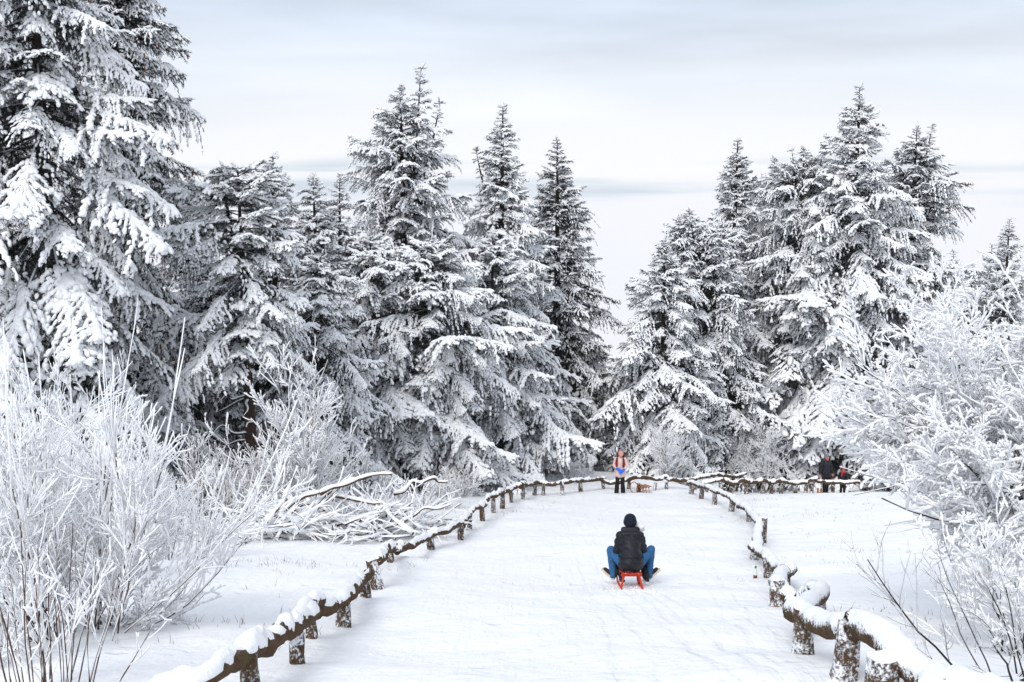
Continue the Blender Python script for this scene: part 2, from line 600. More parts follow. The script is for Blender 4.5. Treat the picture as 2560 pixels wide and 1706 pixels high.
def make_boughs(rng, specs, tw, hang, snow):
    """specs: list of (origin, azimuth, L, a0, droop, up).  Returns twig arrays and bough centre lines."""
    TP, TD, TL, TS, PP, PD, PL, CL = [], [], [], [], [], [], [], []
    for (o, az, L, a0, droop, up) in specs:
        h = np.array([math.cos(az), math.sin(az), 0]); sd = np.array([-h[1], h[0], 0])
        n = max(3, int(L / (tw * (.52 if L < .7 else .80))))
        u = (np.arange(n) + rng.uniform(.2, .8, n)) / n
        u = .10 + .90 * u

        def line(u):
            z = math.tan(a0) * u - .6 * droop * u ** 2 + .35 * up * u ** 3
            return o + L * (u[:, None] * h * .97 + z[:, None] * np.array([0, 0, 1.]))
        c = line(np.linspace(0, 1, 6))
        CL.append(c)
        base = line(u)
        slope = math.tan(a0) - 1.2 * droop * u + 1.05 * up * u ** 2
        tan = h[None] + slope[:, None] * np.array([0, 0, 1.])
        for sgn in (-1, 1):
            cl = .45 + .75 * np.abs(np.sin(u * (2.2 + 1.3 * L) + rng.uniform(0, 3.1)))
            l = (tw * .9 + .33 * L * (1 - u ** 2.6)) * np.minimum(1, .25 + 2.2 * u) * cl * rng.uniform(.5, 1.15, n)
            b = rng.uniform(.5, 1.15, n)
            d = tan * np.cos(b)[:, None] + sgn * sd[None] * np.sin(b)[:, None]
            hg = rng.uniform(.3, 1.0, n) * hang
            for k in range(7):
                msk = l > k * tw * .8
                if not msk.any(): break
                s0 = k * tw * .78
                pos = base + d * s0 - np.array([0, 0, 1.]) * (hg * s0 * s0 * 1.1)[:, None]
                dd = d - np.array([0, 0, 1.]) * (hg * (.25 + s0 * 2.0))[:, None] + rng.normal(0, .14, (n, 3))
                TP.append(pos[msk]); TD.append(dd[msk])
                TL.append(np.full(msk.sum(), tw) * rng.uniform(.75, 1.3, msk.sum()))
                TS.append((u + s0 / max(L, .3) * .5)[msk])
                if L > .7:
                    for q in (-1, 1):
                        mk = msk & (rng.rand(n) < .75)
                        lat = np.cross(d, np.array([0, 0, 1.])); lat /= np.linalg.norm(lat, axis=1, keepdims=True) + 1e-9
                        d2 = dd * .75 + q * lat * rng.uniform(.45, .85, n)[:, None] - np.array([0, 0, 1.]) * (hg * rng.uniform(.1, .7, n))[:, None]
                        TP.append((pos + dd * tw * .35)[mk]); TD.append(d2[mk]); TL.append(tw * .85 * rng.uniform(.7, 1.2, mk.sum()))
                        TS.append((u + s0 / max(L, .3) * .5)[mk])
        # tip
        e = line(np.array([.93])); TP.append(e); TD.append(tan[-1:]); TL.append(np.array([tw * 1.2])); TS.append(np.array([1.]))
        # pads on the rib
        m = max(1, int(L / .09))
        up_ = .42 + .55 * rng.uniform(0, 1, m)
        PP.append(line(up_)); PD.append(h[None] + (math.tan(a0) - 1.2 * droop * up_ + 1.05 * up * up_ ** 2)[:, None] * np.array([0, 0, 1.]))
        PL.append(np.full(m, .17 + .03 * L) * rng.uniform(.5, 1.3, m))
    cat = np.concatenate
    return cat(TP), cat(TD), cat(TL), cat(TS), cat(PP), cat(PD), cat(PL), np.array(CL)


BOUGH = {}
BOUGH_L = (.5, .95, 1.7, 2.9)
STYLES = {'heavy': (1.0, 2.1, 'needles'), 'white': (.90, 1.75, 'needles'), 'mid': (.68, 1.4, 'needles_dark'), 'dark': (.34, .9, 'needles_dark')}


def bough_mesh(style, li, k):
    key = (style, li, k)
    if key in BOUGH: return BOUGH[key]
    rng = np.random.RandomState(1000 + 97 * li + 13 * k + len(style) * 7)
    snow, pad, nd = STYLES[style]
    L = BOUGH_L[li]
    droop, up = [(.30, .45), (.55, .30), (.75, .35)][k % 3]
    tw = (.105, .11, .125, .14)[li]
    hang = [1.0, 1.5, 2.1][k % 3]
    TP, TD, TL, TS, PP, PD, PL, CL = make_boughs(rng, [(np.zeros(3), 0., L, .10, droop, up)], tw, hang, snow)
    acc = Acc()
    n = len(TP)
    roll = rng.normal(0, .5, n)
    stamp(acc, NEEDP, TP, TD, TL * 1.1, TL * 1.05, TL * 1.25, roll, 1, False, rng)
    prob = snow * np.clip((TS - .34) / .25, 0, 1) * (1 + .35 * np.sin(TP[:, 0] * 5 + k) * np.sin(TP[:, 1] * 6 + li))
    sel = rng.rand(n) < prob
    rr = rng.uniform(.12, .27, n) * TL * (.75 + .45 * pad)
    P2 = TP + np.array([0, 0, 1.]) * (rr * .6)[:, None]
    stamp(acc, SNOWP, P2[sel], TD[sel], TL[sel], rr[sel], rr[sel] * .75, roll[sel] * .4, 0, True, rng)
    m = len(PP)
    sp = rng.rand(m) < min(1, .9 * snow)
    pr = PL * rng.uniform(.14, .30, m) * (.55 + .3 * pad)
    PP = PP + rng.normal(0, .03, PP.shape) + np.array([0, 0, 1.]) * (pr * .3)[:, None]
    stamp(acc, SNOWP, PP[sp], PD[sp], PL[sp] * 1.1, pr[sp], pr[sp] * .6, np.zeros(sp.sum()), 0, True, rng)
    V, F = batch_tubes(CL, np.linspace(.012 + .008 * L, .005, 6)[None], 4, False)
    acc.add(V, F, 2)
    ob = acc.build('bough', ['snow', nd, 'limb'])
    me = ob.data
    bpy.data.objects.remove(ob)
    BOUGH[key] = me
    return me


def spruce(label, px, py, Y, R, seed, style='white', droop=0., a_top=.50, a_bot=-.30, bare=.05, base_px=None, power=.70, ragged=.18, group=None,
           leaders=(), blunt=0., cones=0, spike=0., limbs=0, gap=.12, name='spruce_tree', step=.36, n_per=6, hi=None, mixd=None):
    rng = np.random.RandomState(seed)
    top = at(px, py, Y)
    bx = at(base_px, 900, Y)[0] if base_px else top[0] + rng.uniform(-.15, .15)
    bz = float(height(bx, Y)) - .12
    H = top[2] - bz
    R = R * 1.36
    ph = rng.uniform(0, 6.28, 4); am = rng.uniform(.04, .16, 2)
    root = empty(name, (bx, Y, bz), label, 'tree', group)
    org = np.array([bx, Y, bz])
    lean = top[:2] - org[:2]

    def trunk_pt(z):
        t = z / H
        return np.array([lean[0] * t ** 1.3, lean[1] * t ** 1.3, z])
    zs = np.linspace(0, H, 12)
    r0 = .05 + .0145 * H
    rad = r0 * (1 - zs / H) ** .8 + .012; rad[0] *= 1.3
    V, F = tube([trunk_pt(z) for z in zs], rad, 9)
    V = V + rng.normal(0, .008, V.shape)
    mesh_obj('trunk', V, F, ['bark'], smooth=True, parent=root)
    crown = bpy.data.objects.new('crown', None); crown.empty_display_size = .2
    COL.objects.link(crown); crown.parent = root
    to_cam = math.atan2(-Y, -bx)
    tips = []

    def put(o, az, L, a0):
        li = int(np.argmin([abs(math.log(L / q)) for q in BOUGH_L]))
        st = style
        if mixd and rng.rand() < mixd[1]: st = mixd[0]
        ob = bpy.data.objects.new('bough', bough_mesh(st, li, rng.randint(3 if li > 1 else 6)))
        COL.objects.link(ob); ob.parent = crown
        sc = L / BOUGH_L[li]
        M = Matrix.Translation(Vector(o)) @ Matrix.Rotation(az, 4, 'Z') @ Matrix.Rotation(-a0, 4, 'Y') @ Matrix.Rotation(rng.normal(0, .12), 4, 'X')
        ob.matrix_basis = M @ Matrix.Diagonal((sc, sc * rng.uniform(.85, 1.2), sc, 1))
        tips.append(np.array(o) + L * .85 * np.array([math.cos(az) * math.cos(a0), math.sin(az) * math.cos(a0), math.sin(a0) - .2]))

    def whorls(zlo, zhi, axis, Rm, n_per, ragged):
        z = zhi - .08
        while z > zlo:
            t = (zhi - z) / (zhi - zlo)
            r = Rm * (blunt * .35 * min(1, t * 8) + (1 - blunt * .35) * t ** power)
            if t > .88: r *= 1 - .25 * (t - .88) / .12
            k = n_per if t > .05 else 4
            a_off = rng.uniform(0, 6.28)
            for i in range(k):
                az = a_off + i * 6.283 / k + rng.normal(0, .3)
                back = math.cos(az - to_cam)
                if back < -.25 and rng.rand() < .5: continue
                if rng.rand() < gap: continue
                form = 1 + am[0] * math.sin(az + ph[0]) + am[1] * math.sin(2 * az + ph[1]) + .10 * math.sin(z * 1.7 + ph[2]) + .07 * math.sin(z * 4.1 + az + ph[3])
                L = max(.22, r * form * (1 + rng.normal(0, ragged)))
                a0 = a_top + (a_bot - a_top) * min(1, t * 1.6) - droop * rng.rand() + rng.normal(0, .10)
                put(axis(z + rng.uniform(-.1, .1) if t > .05 else z), az, L, a0)
            z -= step * (.32 + .85 * t) * rng.uniform(.7, 1.3)
    put(trunk_pt(H - .22), rng.uniform(0, 6), .34, 1.45)
    whorls(bare * H, H, trunk_pt, R, n_per, ragged)
    for (lx, ly, z0, lr) in leaders:                       # extra leader tops
        tp = at(lx, ly, Y) - org; s0 = trunk_pt(z0 * H)

        def ax(z, s0=s0, tp=tp):
            f = min(1, max(0, (z - s0[2]) / (tp[2] - s0[2])))
            return s0 + (tp - s0) * np.array([f ** .5, f ** .5, f])
        zz = np.linspace(s0[2], tp[2], 8)
        V, F = tube([ax(z) for z in zz], np.linspace(.09, .015, 8), 6)
        mesh_obj('leader', V, F, ['limb'], smooth=True, parent=root)
        whorls(s0[2] + .2 * (tp[2] - s0[2]), tp[2], ax, lr, 4, .35)
        put(tp - np.array([0, 0, .2]), rng.uniform(0, 6), .34, 1.4)
    if spike > 0:                                           # bare shoots at the top
        acc = Acc()
        for k in range(7):
            a = rng.uniform(0, 6.28); q = trunk_pt(H - rng.uniform(.0, .5))
            l = spike * (1 if k == 0 else rng.uniform(.3, .6)); tl = 0.02 if k == 0 else rng.uniform(.4, .8)
            e = q + l * np.array([math.cos(a) * tl, math.sin(a) * tl, 1])
            V, F = tube([q, (q + e) / 2, e], [.022, .02, .008], 4); acc.add(V, F, 0)
        o = acc.build('top_shoots', ['rime'], root); o['kind'] = 'stuff'
    for k in range(limbs):
        z = H * rng.uniform(bare * .45, bare * 1.1); a = to_cam + rng.uniform(-1.6, 1.6)
        q = trunk_pt(z); l = rng.uniform(.8, 1.7)
        h = np.array([math.cos(a), math.sin(a), rng.uniform(-.25, .35)])
        pts = [q, q + h * l * .4 + rng.normal(0, .06, 3), q + h * l * .75 + rng.normal(0, .1, 3), q + h * l + np.array([0, 0, -.2])]
        V, F = tube(catmull(pts, 4), np.linspace(.06, .012, 13), 6)
        mesh_obj('limb', V, F, ['limb'], smooth=True, parent=root)
    if cones:
        ca = Acc()
        for i in rng.choice(len(tips), min(cones, len(tips)), replace=False):
            for _ in range(2):
                p = tips[i] + rng.normal(0, .15, 3); l = rng.uniform(.12, .17)
                V, F = tube([p, p + [0, 0, -.3 * l], p + [0, 0, -.8 * l], p + [0, 0, -l]], [.012, .028, .024, .006], 6)
                ca.add(V, F)
        cb = ca.build('cones', ['cone_brown'], root); cb['kind'] = 'stuff'
    return root


def build_trees():
    G = 'snow-covered spruces beyond the left fence'
    GR = 'snow-covered spruces beyond the right field'
    GF = 'hazy spruces far down the slope'
    sp = spruce
    # left giants
    sp('huge spruce at the left edge with heavy white drooping boughs', 62, -430, 30, 4.3, 1, 'heavy', droop=.35, gap=.22, mixd=('mid', .15), a_top=.2, a_bot=-.5, bare=.03, ragged=.22,
       step=.46, group=G)
    sp('tall dark spruce with brown cones right behind the leftmost giant', 265, -330, 36.5, 3.2, 2, 'mid', droop=.25, a_top=.3, a_bot=-.25, bare=.05, gap=.2,
       ragged=.24, cones=90, step=.40, mixd=('dark', .3), group=G)
    sp('small spruce top peeking out right of the tall dark cone-bearing spruce', 470, 442, 43, 2.0, 3, 'mid', group=G)
    sp('old spruce with bare brown trunk and crooked limbs showing low down', 594, 419, 33.5, 1.55, 4, 'white', bare=.50, ragged=.3, blunt=.9, limbs=9, power=.6,
       leaders=((556, 440, .75, .7),), mixd=('heavy', .3), group=G)
    sp('slender spruce with slim pointed top right of the bare-trunked spruce', 682, 392, 44, 2.2, 5, 'white', group=G)
    sp('narrow white spruce, first small top left of the double-topped tree group', 783, 444, 43, 2.0, 6, 'white', group=G)
    sp('narrow spruce directly left of the big double-topped spruce', 849, 453, 44, 1.9, 7, 'white', group=G)
    sp('tall spruce with double top and a crooked leader sticking up right', 1001, 222, 48, 4.0, 8, 'white', droop=.2, blunt=.3, ragged=.28, step=.38, power=.8,
       leaders=((1052, 168, .66, .9), (1100, 255, .70, .7)), mixd=('mid', .25), group=G)
    sp('tall regular pointed spruce in the middle of the photo', 1257, 266, 51, 3.4, 9, 'white', droop=.2, ragged=.18, a_bot=-.4, step=.36, power=.92,
       leaders=((1190, 375, .70, .5),), mixd=('mid', .2), group=G)
    sp('darkest spruce with little snow at the right end of the centre group', 1393, 350, 55, 3.3, 10, 'dark', ragged=.18, a_bot=-.25, power=.82, step=.36,
       mixd=('mid', .3), group=G)
    sp('young snow-laden spruce with thick white pads in front of the pointed spruce', 1232, 580, 47.5, 3.0, 11, 'heavy', droop=.25, a_bot=-.35, ragged=.24,
       bare=.02, spike=.5, step=.38, mixd=('white', .3), group=G)
    sp('bushy snow-laden spruce below the double-topped spruce', 1080, 600, 44, 3.4, 12, 'heavy', droop=.2, bare=.02, ragged=.25, spike=.45, blunt=.5, step=.38,
       mixd=('white', .3), group=G)
    sp('snow-laden spruce left of the bushy one with low sweeping boughs', 925, 590, 44, 3.3, 13, 'white', droop=.3, bare=.03, ragged=.25, blunt=.4,
       mixd=('heavy', .5), group=G)
    sp('shaggy drooping spruce standing behind the frosted sapling', 800, 640, 39, 2.6, 14, 'white', droop=.5, bare=.04, ragged=.3, blunt=.4,
       mixd=('mid', .4), group=G)
    sp('dark spruce low behind the bare-trunked spruce', 520, 640, 40, 2.6, 15, 'mid', mixd=('dark', .4), group=G)
    sp('spruce filling the gap between left shrub and bare trunk', 640, 720, 39.5, 2.4, 16, 'mid', bare=.03, mixd=('dark', .4), group=G)
    sp('low dark spruce at the right foot of the centre group', 1440, 850, 56, 2.3, 17, 'dark', group=G)
    sp('low dim spruce behind the walker in the pink coat', 1545, 915, 60, 2.4, 18, 'dark', group=G)
    sp('small frosty spruce just left of the walker in the pink coat', 1405, 1010, 53, 1.7, 19, 'mid', group=G)
    # right group
    sp('front spruce right of the gap with spreading lower boughs and spiky leader', 1662, 600, 52.5, 3.3, 20, 'white', droop=.15, a_bot=-.38, bare=.07,
       ragged=.24, spike=1.1, power=.84, step=.36, mixd=('mid', .2), group=GR)
    sp('spruce with thin broken-looking top behind the spiky front spruce', 1722, 528, 56, 3.1, 21, 'mid', droop=.3, blunt=.35, bare=.12, base_px=1822,
       leaders=((1690, 545, .8, .6),), group=GR)
    sp('narrow pointed spruce at the left shoulder of the right group', 1844, 352, 60, 2.9, 22, 'mid', bare=.1, power=.80, mixd=('white', .4), group=GR)
    sp('small pale spruce top between two taller spruces on the right', 1937, 396, 64, 2.3, 23, 'white', group=GR)
    sp('broad spruce with several blunt tops and a thick dark trunk', 2010, 372, 59, 4.3, 24, 'white', droop=.3, blunt=.35, bare=.19, base_px=1993,
       a_bot=-.45, ragged=.2, step=.40, leaders=((2060, 368, .82, .6), (1980, 372, .85, .5)), mixd=('mid', .3), group=GR)
    sp('tallest spruce of the right group with slim white spire', 2149, 216, 57.5, 5.0, 25, 'white', droop=.2, a_bot=-.4, bare=.10, ragged=.20, power=.95,
       step=.42, mixd=('heavy', .25), group=GR)
    sp('ragged flat-topped spruce at the right end of the right group', 2292, 322, 60, 3.8, 26, 'mid', droop=.25, blunt=.4, ragged=.34, bare=.1, a_bot=-.35, power=.8,
       step=.42, leaders=((2330, 318, .85, .7),), mixd=('dark', .3), group=GR)
    sp('dim spruce behind the fence left of the thick trunks', 1765, 900, 60, 2.6, 27, 'dark', group=GR)
    sp('dim spruce in the shade between the thick trunks', 1905, 860, 63, 2.8, 28, 'dark', group=GR)
    sp('small snowy spruce behind the walker in black', 2060, 1010, 60, 1.9, 29, 'mid', group=GR)
    sp('dim spruce behind the frosted tree on the right', 2230, 800, 62, 3.2, 30, 'mid', group=GR)
    sp('rightmost far spruce with thin pointed spire', 2524, 548, 92, 3.4, 31, 'mid', step=.5, group=GF)
    sp('far spruce left of the thin rightmost spire', 2480, 612, 96, 3.4, 32, 'mid', step=.5, group=GF)
    sp('far spruce third from the right edge', 2432, 662, 94, 3.2, 33, 'mid', step=.5, group=GF)
    sp('far spruce touching the ragged flat-topped spruce', 2385, 628, 84, 3.0, 34, 'mid', step=.5, group=GF)


# ------------------------------------------------------------------ frosted shrubs
def grow(rng, P0, D0, L, K, trop, wob):
    n = len(P0)
    P = np.zeros((n, K, 3)); P[:, 0] = P0
    D = D0 / np.linalg.norm(D0, axis=1, keepdims=True)
    st = (L / (K - 1))[:, None]
    for k in range(1, K):
        P[:, k] = P[:, k - 1] + D * st
        D = D + np.array([0, 0, 1.]) * trop + rng.normal(0, wob, (n, 3))
        D /= np.linalg.norm(D, axis=1, keepdims=True)
    return P


def children(rng, P, L, count, ang, ratio, tmin=.2):
    n, K, _ = P.shape
    w = L / L.sum()
    idx = rng.choice(n, count, p=w)
    t = rng.uniform(tmin, .98, count) * (K - 1)
    i = np.minimum(t.astype(int), K - 2); f = (t - i)[:, None]
    base = P[idx, i] * (1 - f) + P[idx, i + 1] * f
    tan = P[idx, i + 1] - P[idx, i]; tan /= np.linalg.norm(tan, axis=1, keepdims=True) + 1e-9
    r = rng.normal(0, 1, (count, 3)); r -= (r * tan).sum(1, keepdims=True) * tan
    r /= np.linalg.norm(r, axis=1, keepdims=True) + 1e-9
    a = rng.uniform(ang[0], ang[1], count)[:, None]
    D = tan * np.cos(a) + r * np.sin(a)
    nl = L[idx] * rng.uniform(ratio[0], ratio[1], count) * (1 - .45 * t / (K - 1))
    return base, D, nl, idx


def coat(acc, P, R, rng, rime, mi, lump=.25, side=np.array([-.35, -.6, .0]), snow=0., sides=4):
    """white rime on the windward side and snow on top of every branch"""
    n, K, _ = P.shape
    T = np.gradient(P, axis=1); T /= np.linalg.norm(T, axis=2, keepdims=True) + 1e-9
    flat = np.sqrt(1 - np.clip(T[..., 2], -1, 1) ** 2)
    q = R * rime * (1 + rng.normal(0, lump, R.shape)) * (1 + snow * flat)
    q = np.maximum(q, .002)
    off = (np.array([0, 0, 1.]) * .75 * flat[..., None] + side) * (R * .9)[..., None]
    V, F = batch_tubes(P + off, q, sides)
    acc.add(V, F, mi)


def shrub(name, label, base, seed, stems, spread, Ls, counts, r0, rime, trop=(.05, .10), wob=.10, cat='shrub', group=None, brown='twig', K=6,
          ang=(.35, .8), ratio=(.35, .6), snow=.4, rmin=.0035, tilt=(0, 0), stem_snow=True, bend=0., rods=0, rodL=1., side=None, base_r=.25, tmin0=.12, dirs=None, zlift=0., prune=None):
    rng = np.random.RandomState(seed)
    root = empty(name, base, label, cat, group)
    a = rng.uniform(0, 6.28, stems); e = np.abs(rng.normal(0, spread, stems))
    D = np.stack([np.cos(a) * np.sin(e) + tilt[0], np.sin(a) * np.sin(e) + tilt[1], np.cos(e)], 1)
    if dirs is not None: D = dirs(rng, stems)
    P0 = np.stack([np.cos(a) * base_r * rng.uniform(0, 1, stems), np.sin(a) * base_r * rng.uniform(0, 1, stems), np.full(stems, -.08)], 1)
    P0[:, 2] += height(base[0] + P0[:, 0], base[1] + P0[:, 1]) - base[2] + zlift * rng.uniform(.3, 1.3, stems)
    L = Ls * rng.uniform(.6, 1.1, stems)
    P = grow(rng, P0, D, L, K + 2, trop[0] + bend, wob)
    if prune is not None:
        ok = prune(P[:, -4:]); P, L = P[ok], L[ok]; stems = len(P)
    R = r0 * np.linspace(1, .45, K + 2)[None] * rng.uniform(.7, 1.2, (stems, 1))
    sd = np.array([-.35, -.6, .0]) if side is None else np.array(side)
    stem_acc = Acc(); V, F = batch_tubes(P, R, 6); stem_acc.add(V, F, 0)
    coat(stem_acc, P, R, rng, min(.72, rime * .5), 1, snow=snow * .3, side=sd * .6)
    if zlift:
        V, F = tube([(0, 0, -.2), (.03, 0, .5), (-.02, .02, 1.1), (0, 0, 1.9)], [.16, .13, .12, .05], 9); stem_acc.add(V, F, 0)
    stem_acc.build('stems', [brown, 'rime'], root)['kind'] = 'stuff'
    acc = Acc(); tip_P, tip_L = P, L
    rr = R
    for g, cnt in enumerate(counts):
        B, D, nl, idx = children(rng, P, L, cnt, ang, ratio, tmin0 if g == 0 else .05)
        K2 = max(4, K - g)
        Pn = grow(rng, B, D, nl, K2, trop[1], wob)
        if prune is not None:
            ok = prune(Pn); Pn, nl, idx = Pn[ok], nl[ok], idx[ok]
        Rn = np.maximum(rmin, rr[idx].mean(1)[:, None] * .55 * np.linspace(1, .5, K2)[None])
        last = g == 2 and (cnt > 4000 or base[1] > 24)
        if not last:
            V, F = batch_tubes(Pn, Rn, 3, False); acc.add(V, F, 0)
        coat(acc, Pn, Rn, rng, rime * (.72 if g == 0 else 1), 1, snow=snow, side=sd, sides=3 if g == 2 or base[1] > 24 else 4)
        P, L, rr = Pn, nl, Rn
    if rods:
        B, D, nl, idx = children(rng, tip_P, tip_L, rods, (.05, .35), (.5, .9), .4)
        nl = rodL * rng.uniform(.5, 1.2, rods)
        Pn = grow(rng, B, D * [.6, .6, 1] + [0, 0, .35], nl, 6, .12, .04)
        Rn = np.full((rods, 6), .0050) * np.linspace(1.2, .7, 6)
        V, F = batch_tubes(Pn, Rn, 3, False); acc.add(V, F, 0)
        coat(acc, Pn, Rn, rng, rime * 1.25, 1, snow=0, side=sd)
    acc.build('twigs', [brown, 'rime'], root)['kind'] = 'stuff'
    return root


def ground_at(px, py):
    p = hit(px, py)
    return (float(p[0]), float(p[1]), float(p[2]))


def build_shrubs():
    # big shrub on the left
    shrub('frosted_shrub', 'large rime-covered shrub with upright rods filling the left foreground', ground_at(180, 1590), 41, 32, .66, 2.3,
          (300, 1350, 2300), .0125, 1.5, trop=(.07, .10), wob=.09, snow=1.0, rods=110, rodL=1.4, ratio=(.36, .66), base_r=.8, rmin=.0034)
    shrub('frosted_shrub', 'frosted brown shrub behind the large one at the left edge', ground_at(40, 1480), 42, 22, .6, 3.0,
          (200, 800, 1100), .0125, 1.5, trop=(.06, .1), wob=.1, snow=.8, rods=36, rodL=1.2, base_r=.9, rmin=.0036)
    shrub('frosted_shrub', 'thin-twigged frosted shrub between the large left shrub and the brush pile', ground_at(400, 1400), 43, 18, .45, 1.7,
          (160, 700, 900), .012, 1.4, trop=(.06, .1), wob=.09, snow=.4, rods=30, rodL=.8, base_r=.9)
    shrub('frosted_shrub', 'low sprawling snow-laden shrub at the right foot of the large left shrub', ground_at(235, 1560), 57, 22, 1.0, 1.25,
          (170, 700, 700), .010, 1.5, trop=(.04, .05), wob=.12, snow=1.0, base_r=.5, rmin=.004)
    # rods at the lower left corner
    shrub('rime_rods', 'sheaf of thick frosted rods in the bottom left corner', ground_at(110, 1745), 44, 30, .22, 1.45,
          (60, 80), .008, 2.1, trop=(.03, .05), wob=.05, snow=.1, base_r=.55)
    # sapling behind brush pile
    shrub('frosted_sapling', 'frosted sapling with fanned white twigs behind the brush pile', at_ground(735, 30), 45, 9, .36, 4.3,
          (90, 450, 900), .022, 2.0, trop=(.04, .07), wob=.10, snow=.5, base_r=.3, rmin=.0075)
    shrub('frosted_shrub', 'cluster of thin upright frosted stems left of the brush pile', ground_at(575, 1330), 46, 26, .22, 2.0,
          (120, 200), .007, 1.6, trop=(.02, .04), wob=.04, snow=.1, base_r=.7)
    for sd_, px, Y, hgt, lab in ((61, 610, 32, 2.0, 'upright frosted shrub behind the left end of the brush pile'), (62, 700, 31, 1.7, 'dense frosted shrub right behind the brush pile'),
                                (63, 880, 34, 1.8, 'frosted shrub between the brush pile and the snow-laden spruce'), (64, 985, 35, 1.3, 'low frosted bush right of the brush pile'),
                                (65, 500, 30, 2.3, 'frosted shrub just right of the large left shrub'), (66, 1075, 36, 1.2, 'small frosted bush behind the bend of the left fence')):
        shrub('frosted_shrub', lab, at_ground(px, Y), sd_, 14, .45, hgt, (100, 420, 700), .013, 1.9, trop=(.05, .07), wob=.10, snow=.6, rmin=.0055, base_r=.6)
    # shrubs along the far fence
    shrub('frosted_shrub', 'round frosted bush behind the fence right of the pink-coated walker', at_ground(1665, 48.5), 47, 14, .55, 2.3,
          (110, 600, 900), .016, 1.8, trop=(.05, .06), wob=.09, snow=.4, rmin=.006)
    shrub('frosted_shrub', 'low frosted bush left of the pink-coated walker', at_ground(1432, 48.5), 48, 12, .8, 1.3,
          (90, 400, 500), .014, 2.0, trop=(.03, .05), wob=.12, snow=.5, rmin=.006)
    shrub('frosted_shrub', 'snow-capped tangle behind the fence beside the round frosted bush', at_ground(1735, 49.5), 49, 12, .95, 1.5,
          (90, 350, 400), .016, 2.0, trop=(.0, .02), wob=.14, snow=.8, rmin=.006)
    shrub('frosted_sapling', 'finely branched white sapling between the dark trunks', at_ground(1875, 54), 50, 3, .1, 3.6,
          (60, 420, 800), .02, 1.6, trop=(.02, .05), wob=.06, snow=.3, rmin=.006, ang=(.6, 1.1))
    shrub('frosted_sapling', 'forked frosted sapling left of the thickest dark trunk', at_ground(1932, 53), 51, 3, .12, 3.9,
          (40, 220, 400), .024, 1.6, trop=(.02, .05), wob=.08, snow=.4, rmin=.006, ang=(.6, 1.1))
    shrub('frosted_shrub', 'low frosted scrub behind the left fence bend', at_ground(1150, 41), 52, 14, .9, 1.3,
          (100, 400, 500), .012, 2.0, trop=(.02, .04), wob=.12, snow=.6, rmin=.005)
    shrub('frosted_shrub', 'low frosted scrub along the far fence under the dark spruce', at_ground(1300, 48), 53, 14, .9, 1.0,
          (100, 350, 350), .012, 2.0, trop=(.02, .04), wob=.12, snow=.6, rmin=.006)
    # rime tree on the right
    def left_fan(rng, n):
        el = rng.uniform(.30, 1.35, n); sw = rng.normal(0, .5, n)
        return np.stack([-np.cos(el) * np.cos(sw), np.cos(el) * np.sin(sw), np.sin(el)], 1)

    def open_below(P):                       # nothing grows low over the field
        m = P.mean(1)
        return (m[:, 2] > .75) & ((m[:, 0] > -1.75) | (m[:, 2] > 1.2 - .75 * (m[:, 0] + 1.75))) & ((m[:, 0] > -3.35) | (m[:, 2] > 3.0))
    shrub('rime_tree', 'big tree at the right edge whose branches are thickly coated with white rime', ground_at(2690, 1545), 54, 48, .55, 4.2,
          (380, 3000, 13000), .019, 2.1, trop=(.0, -.03), wob=.15, snow=.8, cat='tree', ang=(.35, .95), ratio=(.28, .50), rmin=.0046, K=7,
          brown='twig_black', base_r=.5, tmin0=.25, dirs=left_fan, zlift=1.0, prune=open_below)
    # dark bare shrub lower right
    shrub('bare_shrub', 'dark bare-twigged shrub in the lower right corner', ground_at(2500, 1690), 55, 10, .6, 1.5,
          (60, 140), .010, .6, trop=(.03, .08), wob=.09, snow=.25, tilt=(-.35, 0), brown='twig_black', rmin=.004, base_r=.35)
    shrub('frosted_shrub', 'frosted tangle at the foot of the rime-coated tree', ground_at(2560, 1640), 56, 18, .75, 1.5,
          (120, 420, 600), .012, 1.6, trop=(.02, .05), wob=.13, snow=.5, brown='twig_black', rmin=.006, base_r=.5)


def at_ground(px, Y):
    p = at(px, 1200, Y)
    return (float(p[0]), float(Y), float(height(p[0], Y)))


